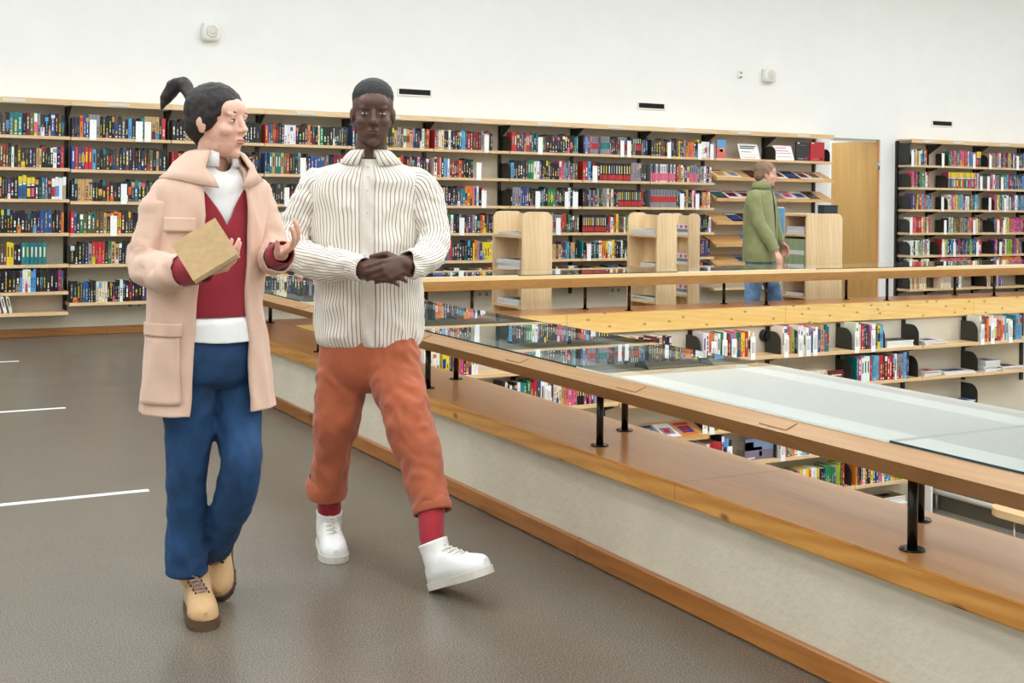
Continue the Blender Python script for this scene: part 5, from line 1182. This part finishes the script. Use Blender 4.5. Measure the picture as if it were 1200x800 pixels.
# ---------------------------------------------------------------- the man in the striped shirt
W = px3(4.515); base = on_z(390, 657, 0.0)
ma = empty('person', (base.x, base.y, 0), 'striding man in striped shirt, rust trousers, red socks and white trainers', 'person')
al = math.radians(6); D = RT * math.sin(al) + TC * math.cos(al); R = D.cross(UP)
fa = math.radians(8); HF = (RT * math.sin(fa) + TC * math.cos(fa) - UP * .06).normalized(); HC = W(437, 133, -.06)
wr_r, hd_r = W(428, 315, .16), W(466, 320, .19); wr_l, hd_l = W(476, 309, .15), W(438, 320, .215)
def build(bm):
    state['h'] = head(bm, HC, HF, UP, 1.03, True); p = state['h'][0]
    bone(bm, W(433, 200, -.1), .066, p(0, -.02, -.06), .056)
    bone(bm, W(432, 235, -.1), .095, W(432, 320, -.1), .09); bone(bm, W(432, 320, -.1), .09, W(432, 400, -.1), .1)
    chain(bm, [W(432, 220, -.1), W(378, 215, -.09)], [.07, .05]); chain(bm, [W(432, 220, -.1), W(488, 215, -.1)], [.07, .05])
    chain(bm, [W(374, 218, -.09), W(356, 250, -.08), W(347, 282, -.05), W(385, 308, .07), wr_r], [.045, .036, .03, .03, .028]); chain(bm, [W(491, 218, -.1), W(503, 250, -.09), W(507, 282, -.05), W(496, 304, .07), wr_l], [.045, .036, .03, .03, .028])
    chain(bm, [W(408, 415, -.1), W(394, 500, -.07), W(383, 556, -.13)], [.08, .05, .03]); chain(bm, [W(455, 415, -.06), W(482, 498, .1), W(501, 572, .2)], [.08, .05, .03])
    hand(bm, wr_r, hd_r - wr_r, -TC + UP * -.3, UP * .9 + TC * .3, .5, 1.05, .3)
    hand(bm, wr_l, hd_l - wr_l, -TC + UP * -.1, UP * .9 + TC * .2, .55, 1.05, .3)
body = flesh('body', build, M['skin_dark'], ma, .0048)
face_parts(body, state['h'][0], state['h'][1], HF, state['h'][2], 1.03, M['lip_d'], M['hair_m'], 1.3)
p = state['h'][0]; hR, hU = state['h'][1], state['h'][2]
shell('hair', [('e', p(0, -.020, .058), (hR * .0775, HF * .096, hU * .073)), ('e', p(0, -.058, .01), (hR * .066, HF * .058, hU * .055))], M['hair_m'], ma, .005, .002, 140)
SR = [ring(433, 184, -.09, .062, .064), ring(433, 191, -.1, .11, .082), ring(432, 198, -.1, .168, .096), ring(432, 210, -.1, .212, .113), ring(431, 225, -.1, .218, .122), ring(431, 250, -.1, .208, .132), ring(431, 300, -.1, .20, .138), ring(432, 350, -.1, .202, .142), ring(432, 385, -.1, .202, .14), ring(432, 400, -.1, .192, .13), ring(432, 407, -.1, .165, .11)]
st = Torso(SR, D, R); sk = Skin(); st.sheet(sk, .0, 10, 110, None, 150, .017, (6, 4.5), 4.0, shape=lambda t, phi: .5 * max(0, 1 - t) * max(0, math.cos(phi)) ** 2)
shirt = sk.make('shirt', M['stripe'], ma, .003)
sk = Skin(); tube(sk, [W(392, 220, -.09), W(374, 220, -.09), W(357, 250, -.08), W(345, 280, -.06), W(349, 298, .0), W(385, 308, .07), W(424, 315, .15)], [.05, .07, .067, .063, .061, .055, .045], 10, 44, 1, None, .016, (10, 13), 7.0, hem=.02, cap0=True); sk.make('sleeve', M['stripe_s'], shirt)
sk = Skin(); tube(sk, [W(472, 220, -.1), W(490, 220, -.1), W(502, 250, -.09), W(508, 280, -.06), W(504, 298, .02), W(494, 306, .09), W(479, 309, .145)], [.05, .07, .067, .063, .06, .054, .045], 10, 44, 1, None, .016, (10, 13), 9.0, hem=.02, cap0=True); sk.make('sleeve', M['stripe_s'], shirt)
sk = Skin(); tube(sk, [W(414, 313, .125), W(426, 315.5, .155)], [.046, .045], 3, 30, 1, None, hem=.02); sk.make('cuff', M['stripe_s'], shirt)
sk = Skin(); rows = []
for tt, off, lift in ((.15, -.004, .0), (.0, .004, .026), (.2, .014, .018), (.75, .02, -.008)):
    rows.append([st.at(max(0, tt) + (.45 * max(0, math.cos(math.radians(14) + (2 * math.pi - math.radians(28)) * i / 40)) ** 4 if tt > .5 else 0), math.radians(14) + (2 * math.pi - math.radians(28)) * i / 40, off) + UP * lift for i in range(41)])
sk.grid(rows, False); sk.make('collar', M['stripe_s'], shirt, .003)
sk = Skin(); st.patch(sk, 1.2, 9.2, math.radians(-6), math.radians(6), .003, nt=80); sk.make('button_placket', M['stripe_s'], shirt, .002)
bm = bmesh.new()
for q in range(7): c0 = st.at(1.8 + q * 1.05, 0, .0055); ellipsoid(bm, c0, (R * .005, D * .002, UP * .005), 10, 6)
from_bm('button', bm, M['shoe_sole'], shirt, smooth=True)['kind'] = 'stuff'
sk = Skin(); PR = [ring(432, 384, -.1, .165, .12), ring(432, 402, -.1, .178, .125), ring(431, 425, -.1, .18, .128), ring(431, 446, -.1, .15, .11), ring(431, 458, -.09, .1, .07)]
Torso(PR, D, R).sheet(sk, 0, 4, 20, None, 48, .005, (12, 12), 6.0, caps=True)
tube(sk, [W(404, 398, -.1), W(402, 445, -.09), W(396, 495, -.07), W(388, 535, -.1), W(383, 568, -.14)], [.095, .093, .08, .073, .074], 14, 40, 1, None, .018, (9, 7), 1.5, cap0=True, cap1=True)
tube(sk, [W(458, 398, -.08), W(465, 440, -.02), W(479, 490, .1), W(492, 540, .16), W(505, 594, .22)], [.095, .094, .082, .072, .066], 14, 40, 1, None, .020, (9, 7), 3.5, cap0=True, cap1=True)
tr_ = weld(sk, 'trousers', M['rust'], ma)
sk = Skin(); tube(sk, [W(383.5, 559, -.133), W(383, 569, -.14), W(382.5, 579, -.148)], [.066, .080, .078], 4, 34, 1, None, .004, (16, 8), 2.0, hem=.02); sk.make('turn_up', M['rust'], tr_)
sk = Skin(); tube(sk, [W(503.5, 584, .215), W(505.5, 592, .225), W(507, 600, .235)], [.056, .070, .068], 4, 34, 1, None, .004, (16, 8), 3.0, hem=.02); sk.make('turn_up', M['rust'], tr_)
ff = (TC * .95 + RT * .26).normalized(); toe = on_z(394, 661, 0.0); hl = toe - ff * .285
an1 = hl + ff * .065 + UP * .138
footwear('trainer', hl + UP * .001, ff, UP, .285, .104, an1, [M['white_shoe'], M['shoe_sole']], ma)
sk = Skin(); tube(sk, [an1 - UP * .05, an1 + UP * .02, W(383, 566, -.14)], [.043, .045, .046], 5, 24, 1, None, .002, (20, 20), 1.0); sk.make('sock', M['red_sock'], ma)
hl = on_z(511, 689, 0.004); f2 = (TC * .66 + RT * .64 + UP * .38).normalized(); u2 = (UP * .92 - RT * .3 - TC * .2).normalized()
an2 = hl + f2 * .05 + u2 * .15
footwear('trainer', hl, f2, u2, .285, .104, an2, [M['white_shoe'], M['shoe_sole']], ma)
sk = Skin(); tube(sk, [hl + f2 * .06 + u2 * .10, an2 + u2 * .01, W(506, 590, .228)], [.032, .042, .046], 5, 24, 1, None, .002, (20, 20), 1.0); sk.make('sock', M['red_sock'], ma)
# ---------------------------------------------------------------- the man in the olive jacket behind the far counter
g0 = on_y(893, 320, 9.36); g0.z = 0; WD = (g0).dot(FW); W = px3(WD)
gm = empty('person', (g0.x, g0.y, 0), 'man in olive green jacket and light jeans walking behind the far counter', 'person')
al = math.radians(62); D = RT * math.sin(al) + TC * math.cos(al); R = D.cross(UP)
fa = math.radians(84); HF = (RT * math.sin(fa) + TC * math.cos(fa) - UP * .05).normalized(); HC = W(898, 204, 0)
gy = proj(g0)[1]
wr_r, hd_r = W(909, 294, .24), W(914, 304, .26); wr_l, hd_l = W(916, 284, -.22), W(920, 292, -.25)
def build(bm):
    state['h'] = head(bm, HC, HF, UP, 1.0, True); p = state['h'][0]
    bone(bm, W(892, 224, 0), .06, p(0, -.02, -.06), .054); bone(bm, W(891, 238, 0), .1, W(891, 300, 0), .1); chain(bm, [W(891, 234, 0), W(884, 232, .15)], [.06, .05]); chain(bm, [W(891, 234, 0), W(899, 232, -.15)], [.06, .05])
    chain(bm, [W(883, 233, .17), W(893, 268, .2), wr_r], [.05, .042, .03]); chain(bm, [W(900, 232, -.16), W(908, 264, -.18), wr_l], [.05, .042, .03])
    chain(bm, [W(887, 300, .08), W(882, 345, .09), W(880, gy - 9, .09)], [.08, .05, .04]); chain(bm, [W(897, 300, -.08), W(906, 345, -.08), W(912, gy - 10, -.08)], [.08, .05, .04])
    hand(bm, wr_r, hd_r - wr_r, RT * -.5 - TC * .6, RT + TC * .2, .5, 1.0); hand(bm, wr_l, hd_l - wr_l, RT * -.5 + TC * .6, RT, .5, 1.0)
body = flesh('body', build, M['skin_mid'], gm, .006)
face_parts(body, state['h'][0], state['h'][1], HF, state['h'][2], 1.0, M['lip_p'], M['hair_g'])
p = state['h'][0]; hR, hU = state['h'][1], state['h'][2]
shell('hair', [('e', p(0, -.022, .050), (hR * .083, HF * .1, hU * .08)), ('e', p(0, -.062, -.012), (hR * .07, HF * .056, hU * .065)), ('e', p(.058, -.02, .01), (hR * .024, HF * .045, hU * .045)), ('e', p(-.058, -.02, .01), (hR * .024, HF * .045, hU * .045))], M['hair_g'], gm, .006, .004, 60)
JR = [ring(894, 216, 0, .065, .065), ring(893, 222, 0, .13, .09), ring(892, 228, 0, .19, .115), ring(891, 245, 0, .215, .14), ring(891, 270, 0, .215, .15), ring(891, 295, 0, .225, .16), ring(891, 306, 0, .228, .165)]
jt = Torso(JR, D, R); sk = Skin(); jt.sheet(sk, 0, 6, 50, lambda t: (math.radians(6), math.radians(6)), 56, .012, (8, 5), 3.0); jk = sk.make('jacket', M['olive'], gm, .01)
sk = Skin(); tube(sk, [W(885, 229, .12), W(883, 234, .17), W(886, 252, .2), W(893, 268, .22), W(902, 282, .24), W(908, 293, .24)], [.06, .074, .066, .062, .056, .05], 6, 28, 1, None, .01, (10, 14), 3.0, hem=.03); sk.make('sleeve', M['olive'], jk)
sk = Skin(); tube(sk, [W(897, 229, -.12), W(900, 233, -.16), W(904, 250, -.17), W(908, 264, -.19), W(914, 283, -.21)], [.06, .074, .066, .06, .05], 6, 28, 1, None, .01, (10, 14), 6.0, hem=.03); sk.make('sleeve', M['olive'], jk)
sk = Skin(); rows = []
for tt, off, lift in ((.2, .0, .0), (.0, .006, .03), (.2, .018, .025), (.8, .02, .0)):
    rows.append([jt.at(max(0, tt), math.radians(20) + (2 * math.pi - math.radians(40)) * i / 30, off) + UP * lift for i in range(31)])
sk.grid(rows, False); sk.make('collar', M['olive'], jk, .005)
sk = Skin(); Torso([ring(891, 296, 0, .17, .13), ring(891, 304, 0, .18, .135), ring(891, 314, 0, .17, .125), ring(891, 319, 0, .12, .08)], D, R).sheet(sk, 0, 3, 12, None, 40)
tube(sk, [W(887, 302, .08), W(884, 325, .09), W(882, 345, .09), W(881, 370, .09), W(880, gy - 7, .09)], [.098, .09, .075, .072, .075], 8, 28, 1, None, .01, (9, 20), 1.0, hem=.03)
tube(sk, [W(897, 302, -.08), W(902, 325, -.08), W(907, 345, -.08), W(910, 370, -.08), W(912, gy - 7, -.08)], [.098, .09, .075, .072, .075], 8, 28, 1, None, .01, (9, 20), 4.0, hem=.03)
sk.make('jeans', M['jeans_g'], gm)
for (x, b) in ((880, .09), (912, -.08)):
    a_ = W(x, gy - 7, b); f_ = (RT * .95 + TC * .3).normalized(); hl = Vector((a_.x, a_.y, .001)) - f_ * .06
    footwear('trainer', hl, f_, UP, .28, .1, hl + f_ * .06 + UP * .12, [M['boot_sole'], M['shoe_sole']], gm)
fo = W(913, 266, -.30); t = empty('folder', tuple(W(913, 292, -.02)), 'light blue folder held by the man in the olive jacket', 'folder')
bm = bmesh.new(); ax_, ay_ = D * .055, UP * .19
for o0, mi in ((-.006, 0),):
    vs = [bm.verts.new(fo + ax_ * i + ay_ * j + R * kk) for kk in (-.006, .006) for j in (-1, 1) for i in (-1, 1)]
    for q in QUADS: bm.faces.new([vs[k] for k in q])
from_bm('cover', bm, M['blue_folder'], t, bevel=.003)
bm = bmesh.new(); vs = [bm.verts.new(fo + ax_ * i + ay_ * j + R * kk) for kk in (-.003, .003) for j in (1.0, 1.05) for i in (-.8, .8)]
for q in QUADS: bm.faces.new([vs[k] for k in q])
from_bm('papers', bm, M['card'], t)
